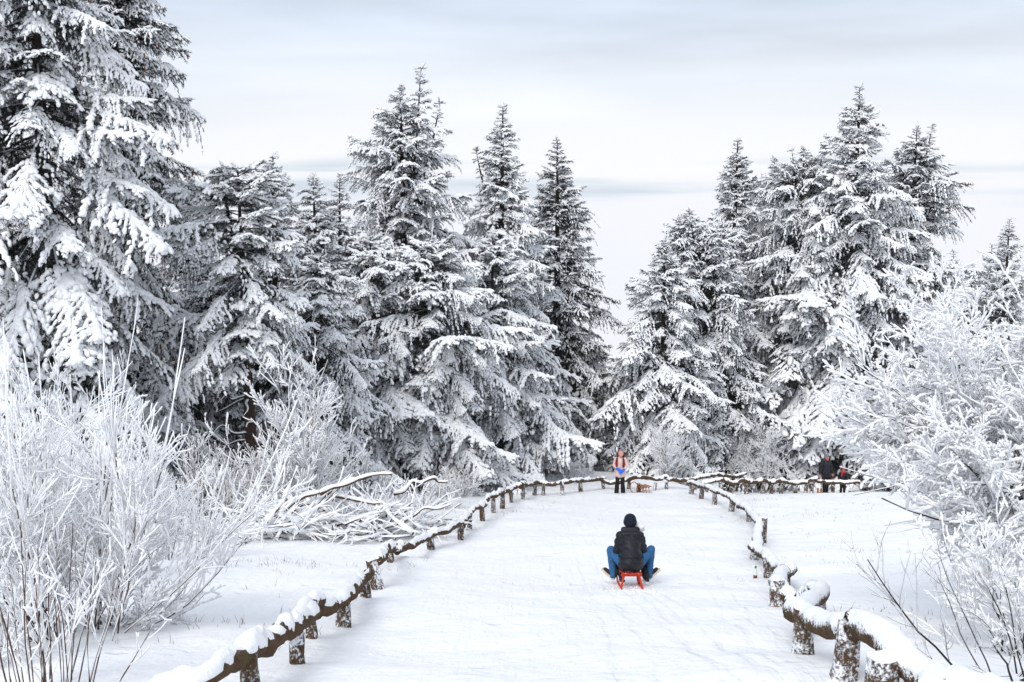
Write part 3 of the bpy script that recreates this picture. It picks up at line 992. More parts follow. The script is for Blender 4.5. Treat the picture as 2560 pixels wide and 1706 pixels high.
def brush_pile():
    rng = np.random.RandomState(60)
    g0 = ground_at(830, 1352)
    root = empty('brush_pile', g0, 'heap of fallen snow-covered branches left of the fence', 'brushwood')
    g0 = np.array(g0)
    # big limbs one by one
    big = [((625, 1322), (840, 1215), .09, .25), ((755, 1285), (930, 1190), .07, .9), ((790, 1335), (845, 1215), .10, .5), ((800, 1235), (980, 1185), .08, .8),
           ((840, 1240), (1010, 1290), .07, .5), ((935, 1340), (985, 1235), .09, .3), ((985, 1235), (1120, 1205), .07, .6), ((945, 1320), (1130, 1260), .06, .2),
           ((640, 1300), (800, 1255), .07, .4), ((860, 1330), (960, 1270), .06, .3)]
    for (a, b, r, lift) in big:
        A, B = np.array(ground_at(a[0], max(a[1], 1345))), np.array(ground_at(b[0], max(b[1], 1345)))
        d = (A[1] + B[1]) / 2 + rng.uniform(-.5, .5)
        A, B = at(a[0], a[1], d), at(b[0], b[1], d + rng.uniform(-.6, .6))
        for q in (A, B): q[2] = max(q[2], float(height(q[0], q[1])) + .02)
        n = 7
        t = np.linspace(0, 1, n)[:, None]
        P = A + (B - A) * t + rng.normal(0, .06, (n, 3)) * np.sin(t * 3.1)
        P[:, 2] += lift * .15 * np.sin(t[:, 0] * 3.14)
        P = catmull(P, 3) - g0
        R = np.linspace(r, r * .45, len(P)) * .72 * (1 + rng.normal(0, .08, len(P)))
        V, F = tube(P, R, 8)
        br = mesh_obj('branch', V, F, ['fence_rail'], smooth=True, parent=root)
        Q = P.copy(); Q[:, 2] += R * .8
        acc = Acc(); V, F = tube(Q, R * (1.15 + rng.normal(0, .12, len(P))), 7); acc.add(V, F)
        acc.build('snow_cap', ['snow'], br)
    # tangle of thinner twigs
    n = 260
    x = rng.uniform(-2.1, 2.5, n); y = rng.normal(.5, .7, n)
    P0 = np.stack([x, y, np.zeros(n)], 1)
    P0[:, 2] = height(g0[0] + x, g0[1] + y) - g0[2] + rng.uniform(0, .55, n)
    a = rng.uniform(0, 6.28, n)
    D = np.stack([np.cos(a), np.sin(a) * .6, rng.uniform(-.05, .55, n)], 1)
    L = rng.uniform(.5, 1.7, n)
    P = grow(rng, P0, D, L, 6, -.03, .14)
    R = np.linspace(1, .4, 6)[None] * rng.uniform(.014, .042, (n, 1))
    acc = Acc(); V, F = batch_tubes(P, R, 5); acc.add(V, F, 0); coat(acc, P, R, rng, 1.0, 1, snow=.8, side=np.array([-.1, -.1, .25]))
    B, D, nl, idx = children(rng, P, L, 900, (.4, 1.0), (.3, .6))
    P2 = grow(rng, B, D, nl, 5, .0, .14); R2 = np.maximum(.007, R[idx].mean(1)[:, None] * .45 * np.linspace(1, .5, 5))
    V, F = batch_tubes(P2, R2, 3, False); acc.add(V, F, 0); coat(acc, P2, R2, rng, 1.4, 1, snow=.5)
    acc.build('twigs', ['twig_black', 'rime'], root)['kind'] = 'stuff'


# ------------------------------------------------------------------ fences
def log_mesh(rng, P, R, sides=11):
    R = R * (1 + rng.normal(0, .05, len(R)))
    V, F = tube(P, R, sides)
    return V + rng.normal(0, .006, V.shape), F


def snow_cap(rng, P, R, parent, thick=1.0, cover=.93):
    """snow lying along the top of a log"""
    n = len(P)
    T = np.gradient(P, axis=0); T /= np.linalg.norm(T, axis=1, keepdims=True)
    Sd = np.cross(T, [0, 0, 1.]); Sd /= np.linalg.norm(Sd, axis=1, keepdims=True) + 1e-9
    U = np.cross(Sd, T)
    w = R * cover * (1 + np.convolve(rng.normal(0, .25, n), np.ones(3) / 3, 'same'))
    h = (.03 + .35 * R) * thick * np.clip(1 + .4 * np.sin(np.arange(n) * .30 + rng.uniform(0, 6)) + np.convolve(rng.normal(0, .55, n), np.ones(4) / 4, 'same'), .1, 2)
    thin = np.convolve(rng.rand(n) < .10, np.ones(3), 'same') > 0
    h[thin] *= .15; w[thin] *= .55
    w[0] *= .7; w[-1] *= .7; h[0] *= .4; h[-1] *= .4
    ang = np.linspace(-.15, math.pi + .15, 9)
    V = []
    for i in range(n):
        for a in ang:
            j = 1 + rng.normal(0, .05)
            V.append(P[i] + Sd[i] * w[i] * math.cos(a) * j + U[i] * (R[i] * .45 + (R[i] * .55 + h[i]) * max(-.2, math.sin(a)) * j))
        V.append(P[i] - U[i] * R[i] * .2)
    m = 10
    F = []
    for i in range(n - 1):
        for j in range(m):
            a, b = i * m + j, i * m + (j + 1) % m
            F.append([a, b, b + m, a + m])
    F = [[f[0], f[1], f[2]] for f in F] + [[f[0], f[2], f[3]] for f in F]
    for j in range(1, m - 1):
        F.append([0, j + 1, j]); e = (n - 1) * m; F.append([e, e + j, e + j + 1])
    return mesh_obj('snow_cap', np.array(V), np.array(F), ['snow'], smooth=True, parent=parent)


def fence(label, posts, rails, seed, post_r, rail_r, pm, rm, thick=1.0, cover=.93, rs=.74, Yfix=None):
    """posts: (px, py_ground, py_top[, radius]); rails: list of lists of (px, py, post_index) centre points"""
    rng = np.random.RandomState(seed)
    G = [hit(p[0], p[1]) for p in posts]
    for i, Yv in (Yfix or {}).items():
        q = at(posts[i][0], posts[i][1], Yv); q[2] = float(height(q[0], Yv)); G[i] = q
    root = empty('log_fence', G[0], label, 'fence')
    o = G[0]
    for p, g in zip(posts, G):
        k = ppm(g)
        h = (p[1] - p[2]) / k / math.cos(math.atan2(CAM[2] - g[2], g[1]))
        r = (p[3] if len(p) > 3 else post_r * rng.uniform(.85, 1.15)) * (.78 if rs < .8 else .90)
        h = h * 1.06 + .04
        ln = np.array([rng.normal(0, .05), rng.normal(0, .05), 1]) if len(p) < 5 else np.array([p[4], 0, 1])
        zs = np.array([-.25, 0, .3, .7, 1.0]) * h; zs[0] = -.25
        P = g + ln * zs[:, None] - o
        V, F = log_mesh(rng, P, r * np.array([1.12, 1.08, 1.0, .97, .92]), 10)
        mesh_obj('post', V, F, [pm], smooth=False, parent=root)
        _mounds.append((g[0], g[1], .025, r + .16))
    for rail in rails:
        K = []
        for q in rail:
            px, py, i = q[:3]
            i0 = int(math.floor(i)); f = i - i0
            Y = G[i0][1] * (1 - f) + (G[min(i0 + 1, len(G) - 1)][1] * f if f else 0)
            K.append(at(px, py, Y))
        K = np.array(K)
        L = np.linalg.norm(np.diff(K, axis=0), axis=1).sum()
        P = catmull(K, max(3, int(L / .085 / (len(K) - 1)) + 1))
        rr = (rail[0][3] if len(rail[0]) > 3 else rail_r) * rs
        wob = np.cumsum(rng.normal(0, .018, (len(P), 3)), 0); wob -= np.linspace(0, 1, len(P))[:, None] * wob[-1]
        P = P + wob * .6
        R = rr * np.linspace(1.0, .86, len(P)) * (1 + .07 * np.sin(np.arange(len(P)) * .7 + rng.uniform(0, 6)))
        V, F = log_mesh(rng, P - o, R)
        ob = mesh_obj('rail', V, F, [rm], smooth=True, parent=root)
        snow_cap(rng, P - o, R, ob, thick, cover)
        if rng.rand() < .45: continue
        # tie wire round the log
        i = rng.randint(len(P) // 4, max(len(P) // 4 + 1, 3 * len(P) // 4))
        T = P[min(i + 1, len(P) - 1)] - P[i - 1]; T /= np.linalg.norm(T)
        A = np.cross(T, [0, 0, 1.]); A /= np.linalg.norm(A); B = np.cross(A, T)
        a = np.linspace(0, 2 * math.pi, 15)
        c = P[i] + B * R[i] * .04
        ring = c - o + (np.cos(a)[:, None] * A + np.sin(a)[:, None] * B * 1.03) * R[i] * 1.10
        V, F = tube(ring, .0045, 4)
        mesh_obj('wire_tie', V, F, ['wire'], parent=root)
    return root


def build_fences():
    # left fence: near to far (source pixels)
    LP = [(455, 1795, 1700), (628, 1740, 1650, .11), (742, 1665, 1598, .10), (780, 1600, 1548, .07), (860, 1572, 1500, .11), (916, 1498, 1445, .10),
          (946, 1475, 1412, .115, -.22), (976, 1408, 1372, .09), (1078, 1376, 1335, .10), (1152, 1352, 1316, .09), (1174, 1326, 1288, .08), (1207, 1304, 1264, .10),
          (1234, 1284, 1242, .08), (1256, 1273, 1234, .11), (1279, 1258, 1222, .09), (1307, 1250, 1214, .09), (1336, 1240, 1213, .10), (1358, 1240, 1212, .09),
          (1406, 1240, 1208, .10), (1452, 1231, 1203, .10), (1508, 1224, 1199, .09), (1572, 1224, 1200, .10), (1598, 1217, 1196, .09), (1636, 1216, 1200, .09),
          (1666, 1211, 1196, .09), (1738, 1208, 1196, .09), (1768, 1206, 1192, .09), (1815, 1204, 1190, .09), (1860, 1203, 1188, .10)]
    LR = [[(340, 1790, 0, .12), (455, 1705, 0), (560, 1655, .5), (632, 1620, 1), (655, 1605, 1.2)],
          [(612, 1628, .9, .115), (680, 1600, 1.5), (740, 1565, 2), (785, 1530, 2.9)],
          [(735, 1565, 2.0, .105), (762, 1528, 2.5), (785, 1506, 3), (800, 1500, 3.2)],
          [(790, 1530, 3.1, .105), (830, 1512, 3.6), (862, 1494, 4), (884, 1484, 4.3)],
          [(868, 1494, 4.1, .105), (893, 1465, 4.5), (908, 1442, 4.9), (924, 1432, 5.1)],
          [(948, 1400, 6.0, .10), (962, 1380, 6.5), (980, 1370, 7), (1010, 1368, 7.3)],
          [(992, 1378, 7.1, .10), (1035, 1360, 7.5), (1065, 1342, 7.9), (1090, 1328, 8.1)],
          [(1076, 1335, 8, .10), (1115, 1322, 8.5), (1150, 1308, 9), (1162, 1304, 9.1)],
          [(1156, 1318, 9.1, .10), (1172, 1290, 10), (1190, 1268, 10.6), (1215, 1260, 11.2)],
          [(1200, 1268, 10.9, .10), (1222, 1246, 11.6), (1240, 1232, 12.2), (1258, 1228, 13)],
          [(1246, 1236, 12.6, .11), (1275, 1224, 13.9), (1296, 1212, 14.6), (1316, 1212, 15.3)],
          [(1300, 1217, 14.9, .11), (1340, 1208, 16.2), (1372, 1210, 17.3), (1412, 1206, 18.1)],
          [(1398, 1208, 17.8, .11), (1440, 1204, 18.7), (1475, 1204, 19.4), (1512, 1198, 20.05)],
          [(1500, 1198, 19.9, .11), (1522, 1206, 20.2), (1548, 1203, 20.6), (1578, 1198, 21.1)],
          [(1566, 1199, 20.9, .11), (1600, 1193, 22), (1640, 1198, 23.1), (1664, 1192, 24), (1674, 1203, 24.1)],
          [(1672, 1202, 24.1, .11), (1710, 1204, 24.6), (1745, 1196, 25.2), (1775, 1190, 26.1)],
          [(1765, 1191, 26, .10), (1800, 1187, 26.7), (1835, 1189, 27.4), (1866, 1184, 28)]]
    fence('long rustic log fence curving down the left side of the sledding path', LP, LR, 71, .10, .10, 'fence_wood', 'fence_rail', .85, Yfix={22: 44.2, 23: 44.6, 24: 45.0, 25: 45.6, 26: 46.0, 27: 46.4, 28: 46.8})
    # right fence, near to far
    RP = [(2330, 1860, 1745, .16), (2200, 1775, 1665, .14), (2108, 1700, 1572, .125, .07), (2008, 1640, 1540, .115), (2046, 1545, 1482, .11), (1944, 1520, 1462, .12),
          (1962, 1480, 1428, .10), (1922, 1448, 1400, .10), (1885, 1402, 1372, .11), (1910, 1360, 1303, .075), (1873, 1306, 1276, .09), (1828, 1280, 1243, .115),
          (1786, 1263, 1228, .10), (1753, 1249, 1216, .10), (1729, 1237, 1210, .11)]
    RR = [[(2560, 1790, 0, .155), (2440, 1740, .3), (2330, 1700, .75), (2260, 1650, 1.0), (2200, 1600, 1.45), (2150, 1565, 1.9), (2122, 1566, 2.0)],
          [(2112, 1572, 2.1, .135), (2070, 1565, 2.5), (2030, 1545, 2.9), (1994, 1526, 3.1), (1985, 1535, 3.15)],
          [(1996, 1532, 3.25, .135), (2022, 1508, 3.7), (2042, 1486, 4.0), (2030, 1484, 4.15), (2008, 1500, 4.4), (1982, 1500, 4.65), (1958, 1475, 5), (1940, 1452, 5.2)],
          [(1948, 1460, 5.4, .13), (1955, 1440, 5.9), (1972, 1424, 6.1), (1945, 1416, 6.6), (1928, 1400, 7)],
          [(1940, 1412, 6.8, .125), (1918, 1396, 7.2), (1898, 1376, 7.7), (1880, 1366, 8)],
          [(1893, 1372, 8.0, .13), (1896, 1345, 8.5), (1898, 1318, 8.9), (1902, 1312, 9)],
          [(1900, 1310, 9.1, .115), (1886, 1285, 9.7), (1868, 1270, 10.1), (1848, 1254, 10.6), (1826, 1240, 11)],
          [(1834, 1244, 10.9, .11), (1810, 1234, 11.5), (1784, 1224, 12), (1766, 1216, 12.5)],
          [(1776, 1220, 12.3, .11), (1756, 1214, 13), (1738, 1208, 13.6), (1722, 1206, 14)]]
    fence('frosted log fence zigzagging up the right side of the sledding path', RP, RR, 72, .11, .13, 'fence_wood_frosted', 'fence_wood_frosted', .05, .66, .90)
    # far fence behind the crest of the right field
    FP = [(1802, 1224, 1204), (1828, 1229, 1211), (1866, 1232, 1206), (1907, 1232, 1206), (1928, 1230, 1208), (1953, 1230, 1206), (1988, 1229, 1210),
          (2014, 1228, 1208), (2030, 1226, 1204), (2082, 1228, 1206)]
    FR = [[(1756, 1210, 0, .12), (1780, 1204, 0), (1806, 1199, .3), (1826, 1208, 1)],
          [(1816, 1204, .6, .13), (1834, 1211, 1.1), (1850, 1202, 1.6), (1872, 1204, 2.1)],
          [(1864, 1203, 2, .12), (1885, 1209, 2.5), (1906, 1203, 3), (1932, 1209, 4.1)],
          [(1924, 1209, 3.9, .12), (1950, 1203, 5), (1975, 1208, 5.7), (1992, 1210, 6.1)],
          [(1985, 1210, 5.9, .12), (2012, 1206, 7), (2032, 1200, 8), (2046, 1196, 8.3)],
          [(2040, 1201, 8.2, .11), (2070, 1206, 8.8), (2110, 1206, 9), (2150, 1206, 9)]]
    fence('wavy log fence along the far crest beyond the right field', FP, FR, 73, .11, .12, 'fence_wood', 'fence_rail', .9, Yfix={0: 45.4, 1: 45.6, 2: 46.0, 3: 46.4, 4: 46.7, 5: 47.0, 6: 47.4, 7: 47.8, 8: 48.0, 9: 48.4})


#@@PEOPLE
# ------------------------------------------------------------------ people and sledges
def sculpt(name, prims, mats, parent, voxel=.014, smooth=6, matfn=None, wrinkle=0.):
    """prims: ('c', p0, r0, p1, r1) tapered capsules, ('e', centre, radii[, euler]) ellipsoids, fused into one continuous skin."""
    bm = bmesh.new()
    for p in prims:
        if p[0] == 'c':
            _, a, ra, b, rb = p
            a, b = Vector(a), Vector(b)
            d = b - a; L = max(d.length, 1e-5)
            q = d.to_track_quat('Z', 'Y').to_matrix()
            rings, seg = [], 14
            prof = [(-ra * math.cos(t), ra * math.sin(t)) for t in np.linspace(0.15, math.pi / 2, 4)] + \
                   [(L + rb * math.cos(t), rb * math.sin(t)) for t in np.linspace(math.pi / 2, 0.15, 4)]
            for (z, r) in prof:
                rings.append([bm.verts.new(a + q @ Vector((r * math.cos(k * 2 * math.pi / seg), r * math.sin(k * 2 * math.pi / seg), z))) for k in range(seg)])
            for i in range(len(rings) - 1):
                for k in range(seg):
                    bm.faces.new((rings[i][k], rings[i][(k + 1) % seg], rings[i + 1][(k + 1) % seg], rings[i + 1][k]))
            bm.faces.new(rings[0][::-1]); bm.faces.new(rings[-1])
        else:
            c, r = Vector(p[1]), p[2]
            eu = Euler(p[3]).to_matrix().to_4x4() if len(p) > 3 else Matrix.Identity(4)
            bmesh.ops.create_uvsphere(bm, u_segments=16, v_segments=10, radius=1.0, matrix=Matrix.Translation(c) @ eu @ Matrix.Diagonal((*r, 1)))
    me = bpy.data.meshes.new(name + '_tmp'); bm.to_mesh(me); bm.free()
    ob = bpy.data.objects.new(name + '_tmp', me); COL.objects.link(ob)
    m = ob.modifiers.new('r', 'REMESH'); m.mode = 'VOXEL'; m.voxel_size = voxel
    sm = ob.modifiers.new('s', 'SMOOTH'); sm.factor = .5; sm.iterations = smooth
    dg = bpy.context.evaluated_depsgraph_get(); dg.update()
    res = bpy.data.meshes.new_from_object(ob.evaluated_get(dg))
    bpy.data.objects.remove(ob); bpy.data.meshes.remove(me)
    res.name = name
    n = len(res.vertices)
    co = np.zeros(n * 3); res.vertices.foreach_get('co', co); co = co.reshape(-1, 3)
    if wrinkle:
        no = np.zeros(n * 3); res.vertices.foreach_get('normal', no); no = no.reshape(-1, 3)
        w = np.sin(co[:, 2] * 38 + 3 * np.sin(co[:, 0] * 9) + 2 * np.sin(co[:, 1] * 11)) * .6 + np.sin(co[:, 2] * 71 + 5 * np.sin(co[:, 0] * 14)) * .4
        co = co + no * (w * wrinkle)[:, None]
        res.vertices.foreach_set('co', co.ravel())
    res.polygons.foreach_set('use_smooth', np.ones(len(res.polygons), bool))
    res.materials.clear()
    for k in mats: res.materials.append(MATS[k])
    if matfn:
        for p in res.polygons:
            p.material_index = matfn(p.center)
    o = bpy.data.objects.new(name, res); COL.objects.link(o); o.parent = parent
    return o


def shoe(parent, heel, toe, up, mats=('shoe_black', 'sole_cream'), w=.045, h=.085):
    """A shoe lying along heel -> toe with a lugged sole under it."""
    heel, toe, up = Vector(heel), Vector(toe), Vector(up).normalized()
    f = (toe - heel); L = f.length; f.normalize()
    s = f.cross(up).normalized(); up = s.cross(f)
    M = Matrix((s, f, up)).transposed().to_4x4(); M.translation = heel
    pr = [('c', M @ Vector((0, .04, .05)), .044, M @ Vector((0, L - .05, .036)), .034), ('c', M @ Vector((0, .035, .05)), .042, M @ Vector((0, .04, .05 + h)), .044),
          ('c', M @ Vector((-.012, L * .6, .035)), .036, M @ Vector((.012, L * .6, .035)), .036)]
    sh = sculpt('shoe', pr, [mats[0]], parent, .012, 3)
    outline = [(-.6, 0.0), (-.85, .12), (-.7, .45), (-1.0, .72), (-.75, .93), (0, 1.02), (.75, .93), (1.0, .72), (.7, .45), (.85, .12), (.6, 0.0)]
    acc = Acc()
    V = [M @ Vector((a * w, b * L, z)) for z in (-.012, .020) for a, b in outline]
    n = len(outline)
    F = [[i, (i + 1) % n, n + (i + 1) % n] for i in range(n)] + [[i, n + (i + 1) % n, n + i] for i in range(n)]
    F += [[0, i + 1, i] for i in range(1, n - 1)] + [[n, n + i, n + i + 1] for i in range(1, n - 1)]
    acc.add(V, F, 0, False)
    for k in range(6):
        v, q = box((0, 0, 0), (w * 1.7, .018, .012))
        v = [M @ (Vector(p) + Vector((0, L * (.1 + .16 * k), -.016))) for p in v]
        acc.add(v, q, 0, False)
    acc.build('sole', [mats[1]], sh)
    return sh


def head_prims(c, r, fwd, up=(0, 0, 1)):
    """skull, jaw, nose, ears as primitives; fwd = facing direction"""
    c = Vector(c); f = Vector(fwd).normalized(); u = Vector(up); s = f.cross(u).normalized(); u = s.cross(f)
    k = r / .11
    P = lambda x, y, z: tuple(c + s * x * k + f * y * k + u * z * k)
    return [('c', P(0, -.012, .02), .088 * k, P(0, .005, .03), .085 * k), ('c', P(0, .015, -.03), .066 * k, P(0, .03, -.075), .046 * k),
            ('c', P(0, .085, .012), .010 * k, P(0, .108, -.022), .016 * k), ('c', P(-.085, -.005, -.01), .018 * k, P(-.087, -.005, .02), .016 * k),
            ('c', P(.085, -.005, -.01), .018 * k, P(.087, -.005, .02), .016 * k), ('c', P(-.035, .078, .035), .014 * k, P(.035, .078, .035), .014 * k),
            ('c', P(-.022, .078, -.052), .014 * k, P(.022, .078, -.052), .014 * k)], P


def face_bits(parent, P, r):
    k = r / .11
    for sx in (-1, 1):
        bm = bmesh.new(); bmesh.ops.create_uvsphere(bm, u_segments=8, v_segments=6, radius=.011 * k)
        me = bpy.data.meshes.new('eye'); bm.to_mesh(me); bm.free(); me.materials.append(MATS['hair_dark'])
        o = bpy.data.objects.new('eye', me); COL.objects.link(o); o.parent = parent; o.location = P(sx * .033, .083, .008)
    acc = Acc(); V, F = tube([P(-.026, .090, -.053), P(-.01, .098, -.050), P(.01, .098, -.050), P(.026, .090, -.053)], .008 * k, 5); acc.add(V, F)
    acc.build('mouth', ['lip'], parent)


def hand(prims, w, d, up, curl=.5, side=1, r=.0085):
    """palm, four fingers and a thumb along direction d from wrist w"""
    w, d, up = Vector(w), Vector(d).normalized(), Vector(up).normalized()
    s = d.cross(up).normalized(); up = s.cross(d)
    prims.append(('c', w, .026, w + d * .05, .030))
    for k, (x, l) in enumerate(((-.030, .068), (-.010, .078), (.010, .073), (.029, .058))):
        a = w + d * .065 + s * x
        dr = d
        for j in range(3):
            b = a + dr * (l * (.45, .32, .23)[j])
            prims.append(('c', a, r, b, r * .93))
            dr = (dr - up * curl).normalized(); a = b
    t0 = w + d * .025 + s * side * .028
    t1 = t0 + (d * .6 + s * side * .8).normalized() * .04
    prims += [('c', t0, .012, t1, .010), ('c', t1, .010, t1 + (d - up * .4).normalized() * .032, .009)]


def seat_local(px, py, pitch, rz=0.):
    g = hit(px, py)
    return g


def sledge(name, label, g, rz, pitch, m, L=.80, W=.34, H=.26, curl=.26, slats=4, mseat=None, cat='sled', group=None, hump=True):
    root = empty(name, g, label, cat, group)
    root.rotation_euler = (pitch, 0, rz)
    for sx in (-1, 1):
        x = sx * W / 2
        pts = [(x, -.06, .018), (x, .1, .015), (x, L * .5, .012), (x, L * .82, .02)]
        if hump:
            pts += [(x, L + .08, .08), (x, L + .17, .24), (x, L + .12, .42), (x * .98, L - .02, .47), (x * .95, L - .13, .40), (x * .92, L - .20, H + .03)]
        else:
            pts += [(x, L + .02, .05), (x, L + .09, .15), (x, L + .08, .23), (x, L - .02, H)]
        V, F = tube(catmull(pts, 4), .015, 7)
        mesh_obj('runner', V, F, [m], smooth=True, parent=root)
        for y in ((.04, L * .62) if not hump else (.08, L * .38, L * .68)):
            V, F = tube([(x, y, .01), (x * .86, y + .01, H * .55), (x * .70, y + .01, H)], [.020, .019, .020] if not hump else [.012, .012, .013], 6)
            mesh_obj('leg', V, F, [m], smooth=False, parent=root)
    for y in ((.04, L * .62) if not hump else (.08, L * .38, L * .68)):
        v, f = box((0, y + .01, H - .005), (W * .96, .04, .045) if not hump else (W * .9, .026, .026))
        acc = Acc(); acc.add(v, f, 0, False); acc.build('crossbar', [m], root)
    for k in range(slats):
        x = (k - (slats - 1) / 2) * W * .8 / (slats - 1) if slats > 1 else 0
        v, f = box((x, L * .34, H + .028), (W * .8 / slats * .82, L * .80, .018))
        acc = Acc(); acc.add(v, f, 0, False); acc.build('slat', [mseat or m], root)
    return root


def sledder():
    g = hit(1580, 1474)
    slope = math.atan(float(height(g[0], g[1] + .8) - height(g[0], g[1])) / .8)
    sledge('sled', 'red painted wooden sled under the rider in the black jacket', g, 0., slope, 'red_paint', L=.74, W=.36, H=.24, slats=5, hump=False)
    R = Matrix.Translation(Vector(g)) @ Matrix.Rotation(slope * .75, 4, 'X')
    root = empty('person', g, 'sled rider seen from behind in black hooded jacket, navy beanie and blue jeans', 'person')
    root.rotation_euler = (slope * .8, 0, 0)
    hip, chest, neck, head = (0, .16, .38), (0, .25, .76), (.0, .31, .96), (.005, .335, 1.10)
    sh = [(-.165, .27, .86), (.165, .27, .86)]; el = [(-.225, .34, .60), (.235, .36, .60)]; wr = [(-.15, .56, .50), (.16, .56, .50)]
    hp = [(-.10, .16, .37), (.10, .16, .37)]; kn = [(-.315, .50, .59), (.385, .50, .60)]; an = [(-.275, .55, .17), (.36, .55, .17)]
    hd, P = head_prims(head, .115, (0.05, 1, -.25))
    body = hd + [('c', neck, .06, head, .06), ('c', hip, .13, chest, .15), ('c', chest, .14, neck, .07)]
    for i in range(2):
        body += [('c', chest, .1, sh[i], .06), ('c', sh[i], .052, el[i], .042), ('c', el[i], .042, wr[i], .030), ('c', hip, .10, hp[i], .09),
                 ('c', hp[i], .075, kn[i], .055), ('c', kn[i], .055, an[i], .040)]
        hand(body, wr[i], (-.5 if i else .5, .85, -.1), (0, 0, 1), .5, -1 if i else 1)
    sculpt('body', body, ['skin'], root, .013, 3)
    # trousers
    tr = [('c', (0, .16, .37), .14, (0, .18, .40), .14)]
    for i in range(2):
        tr += [('c', hp[i], .098, kn[i], .076), ('c', kn[i], .077, an[i], .060), ('c', an[i], .060, Vector(an[i]) + Vector((0, -.01, -.035)), .062)]
    sculpt('trousers', tr, ['denim'], root, .012, 4, wrinkle=.003)
    # jacket
    jk = [('e', (0, .15, .46), (.215, .20, .20)), ('c', (-.09, .15, .40), .13, (.09, .15, .40), .13), ('c', (0, .18, .55), .195, (0, .24, .78), .175), ('c', (-.10, .26, .82), .125, (.10, .26, .82), .125),
          ('c', (0, .28, .86), .12, (0, .30, .97), .088)]
    for i in range(2):
        jk += [('c', sh[i], .088, el[i], .072), ('c', el[i], .072, wr[i], .052)]
    sculpt('jacket', jk, ['black_cloth'], root, .013, 4, wrinkle=.010)
    # hood lying on the back of the jacket, with collar
    hoodp = [('c', (-.12, .24, .985), .05, (.12, .24, .985), .05), ('c', (-.13, .19, .91), .055, (.13, .19, .91), .055), ('c', (-.10, .215, .90), .055, (.10, .215, .90), .055), ('c', (-.085, .165, .84), .05, (.085, .165, .84), .05), ('c', (0, .135, .79), .055, (0, .13, .74), .035),
             ('c', (-.115, .27, .955), .045, (.115, .27, .955), .045), ('c', (-.115, .27, .955), .04, (-.10, .37, .96), .035), ('c', (.115, .27, .955), .04, (.10, .37, .96), .035)]
    sculpt('hood', hoodp, ['black_cloth'], root, .012, 4, wrinkle=.003)
    hat = [('e', Vector(head) + Vector((0, -.012, .045)), (.108, .118, .105)), ('c', Vector(head) + Vector((-.02, -.01, .0)), .100, Vector(head) + Vector((.02, -.01, .0)), .100)]
    sculpt('beanie', hat, ['navy_knit'], root, .011, 4)
    for i in range(2):
        s = -1 if i == 0 else 1
        heel = Vector(an[i]) + Vector((-s * .02, -.02, -.10)); toe = heel + Vector((s * .21, .10, .17))
        shoe(root, heel, toe, (-s * .5, -.22, .8), w=.050)
    a = np.linspace(0, 2 * math.pi, 25)
    V, F = tube(np.stack([np.cos(a) * .212, .165 + np.sin(a) * .203, .535 + .008 * np.sin(3 * a)], 1), .010, 6)
    mesh_obj('waist_cord', V, F, ['navy_knit'], smooth=True, parent=root)
    for p in ((-.025, .095, .80), (.02, .125, .86), (.10, .20, .945)):
        bm = bmesh.new(); bmesh.ops.create_uvsphere(bm, u_segments=8, v_segments=6, radius=.006)
        me = bpy.data.meshes.new('snap_button'); bm.to_mesh(me); bm.free(); me.materials.append(MATS['metal'])
        o = bpy.data.objects.new('snap_button', me); COL.objects.link(o); o.parent = root; o.location = p
    # child on the front of the sled
    c = empty('person', g, 'small child sitting in front of the rider, white fluffy hat and boots peeking out', 'person')
    c.rotation_euler = (slope * .8, 0, 0)
    hip, chest, neck, head = (.02, .46, .34), (.05, .50, .62), (.10, .50, .82), (.155, .48, .95)
    kn = [(-.20, .72, .40), (.25, .60, .36)]; an = [(-.135, .44, .12), (.265, .42, .15)]
    hd, P = head_prims(head, .095, (0, 1, -.1))
    body = hd + [('c', hip, .10, chest, .11), ('c', chest, .10, neck, .05), ('c', neck, .05, head, .05)]
    for i in range(2):
        s = -1 if i == 0 else 1
        sp_ = (chest[0] + s * .12, .50, .66); e = (chest[0] + s * .17, .58, .50); w = (chest[0] + s * .10, .70, .42)
        body += [('c', sp_, .042, e, .036), ('c', e, .036, w, .028), ('c', (s * .07, .46, .33), .06, kn[i], .045), ('c', kn[i], .045, an[i], .035)]
        hand(body, w, (0, 1, -.1), (0, 0, 1), .5, -s, .008)
    sculpt('body', body, ['skin'], c, .013, 3)
    cl = [('c', (.02, .45, .32), .115, (.04, .50, .60), .125), ('c', (-.06, .50, .65), .07, (.15, .50, .65), .07)]
    for i in range(2):
        s = -1 if i == 0 else 1
        sp_ = (chest[0] + s * .12, .50, .66); e = (chest[0] + s * .17, .58, .50); w = (chest[0] + s * .10, .70, .42)
        cl += [('c', sp_, .06, e, .052), ('c', e, .052, w, .042)]
    sculpt('jacket', cl, ['grey_knit'], c, .012, 4)
    tr = []
    for i in range(2):
        s = -1 if i == 0 else 1
        tr += [('c', (s * .06, .46, .33), .085, kn[i], .062), ('c', kn[i], .064, an[i], .050)]
    sculpt('trousers', tr, ['black_cloth'], c, .012, 4)
    hx = Vector(head)
    sculpt('fluffy_hat', [('e', hx + Vector((0, 0, .035)), (.115, .115, .10)), ('c', hx + Vector((-.09, 0, .0)), .04, hx + Vector((.09, 0, .0)), .04), ('e', hx + Vector((.05, -.05, .05)), (.06, .06, .05))],
           ['white_fluff'], c, .010, 2, wrinkle=.006)
    shoe(c, (-.14, .46, .05), (-.115, .33, .03), (0, .1, 1), ('shoe_black', 'sole_white'), .036, .06)
    shoe(c, (.25, .46, .08), (.315, .33, .035), (.25, .1, 1), ('shoe_black', 'sole_white'), .036, .06)


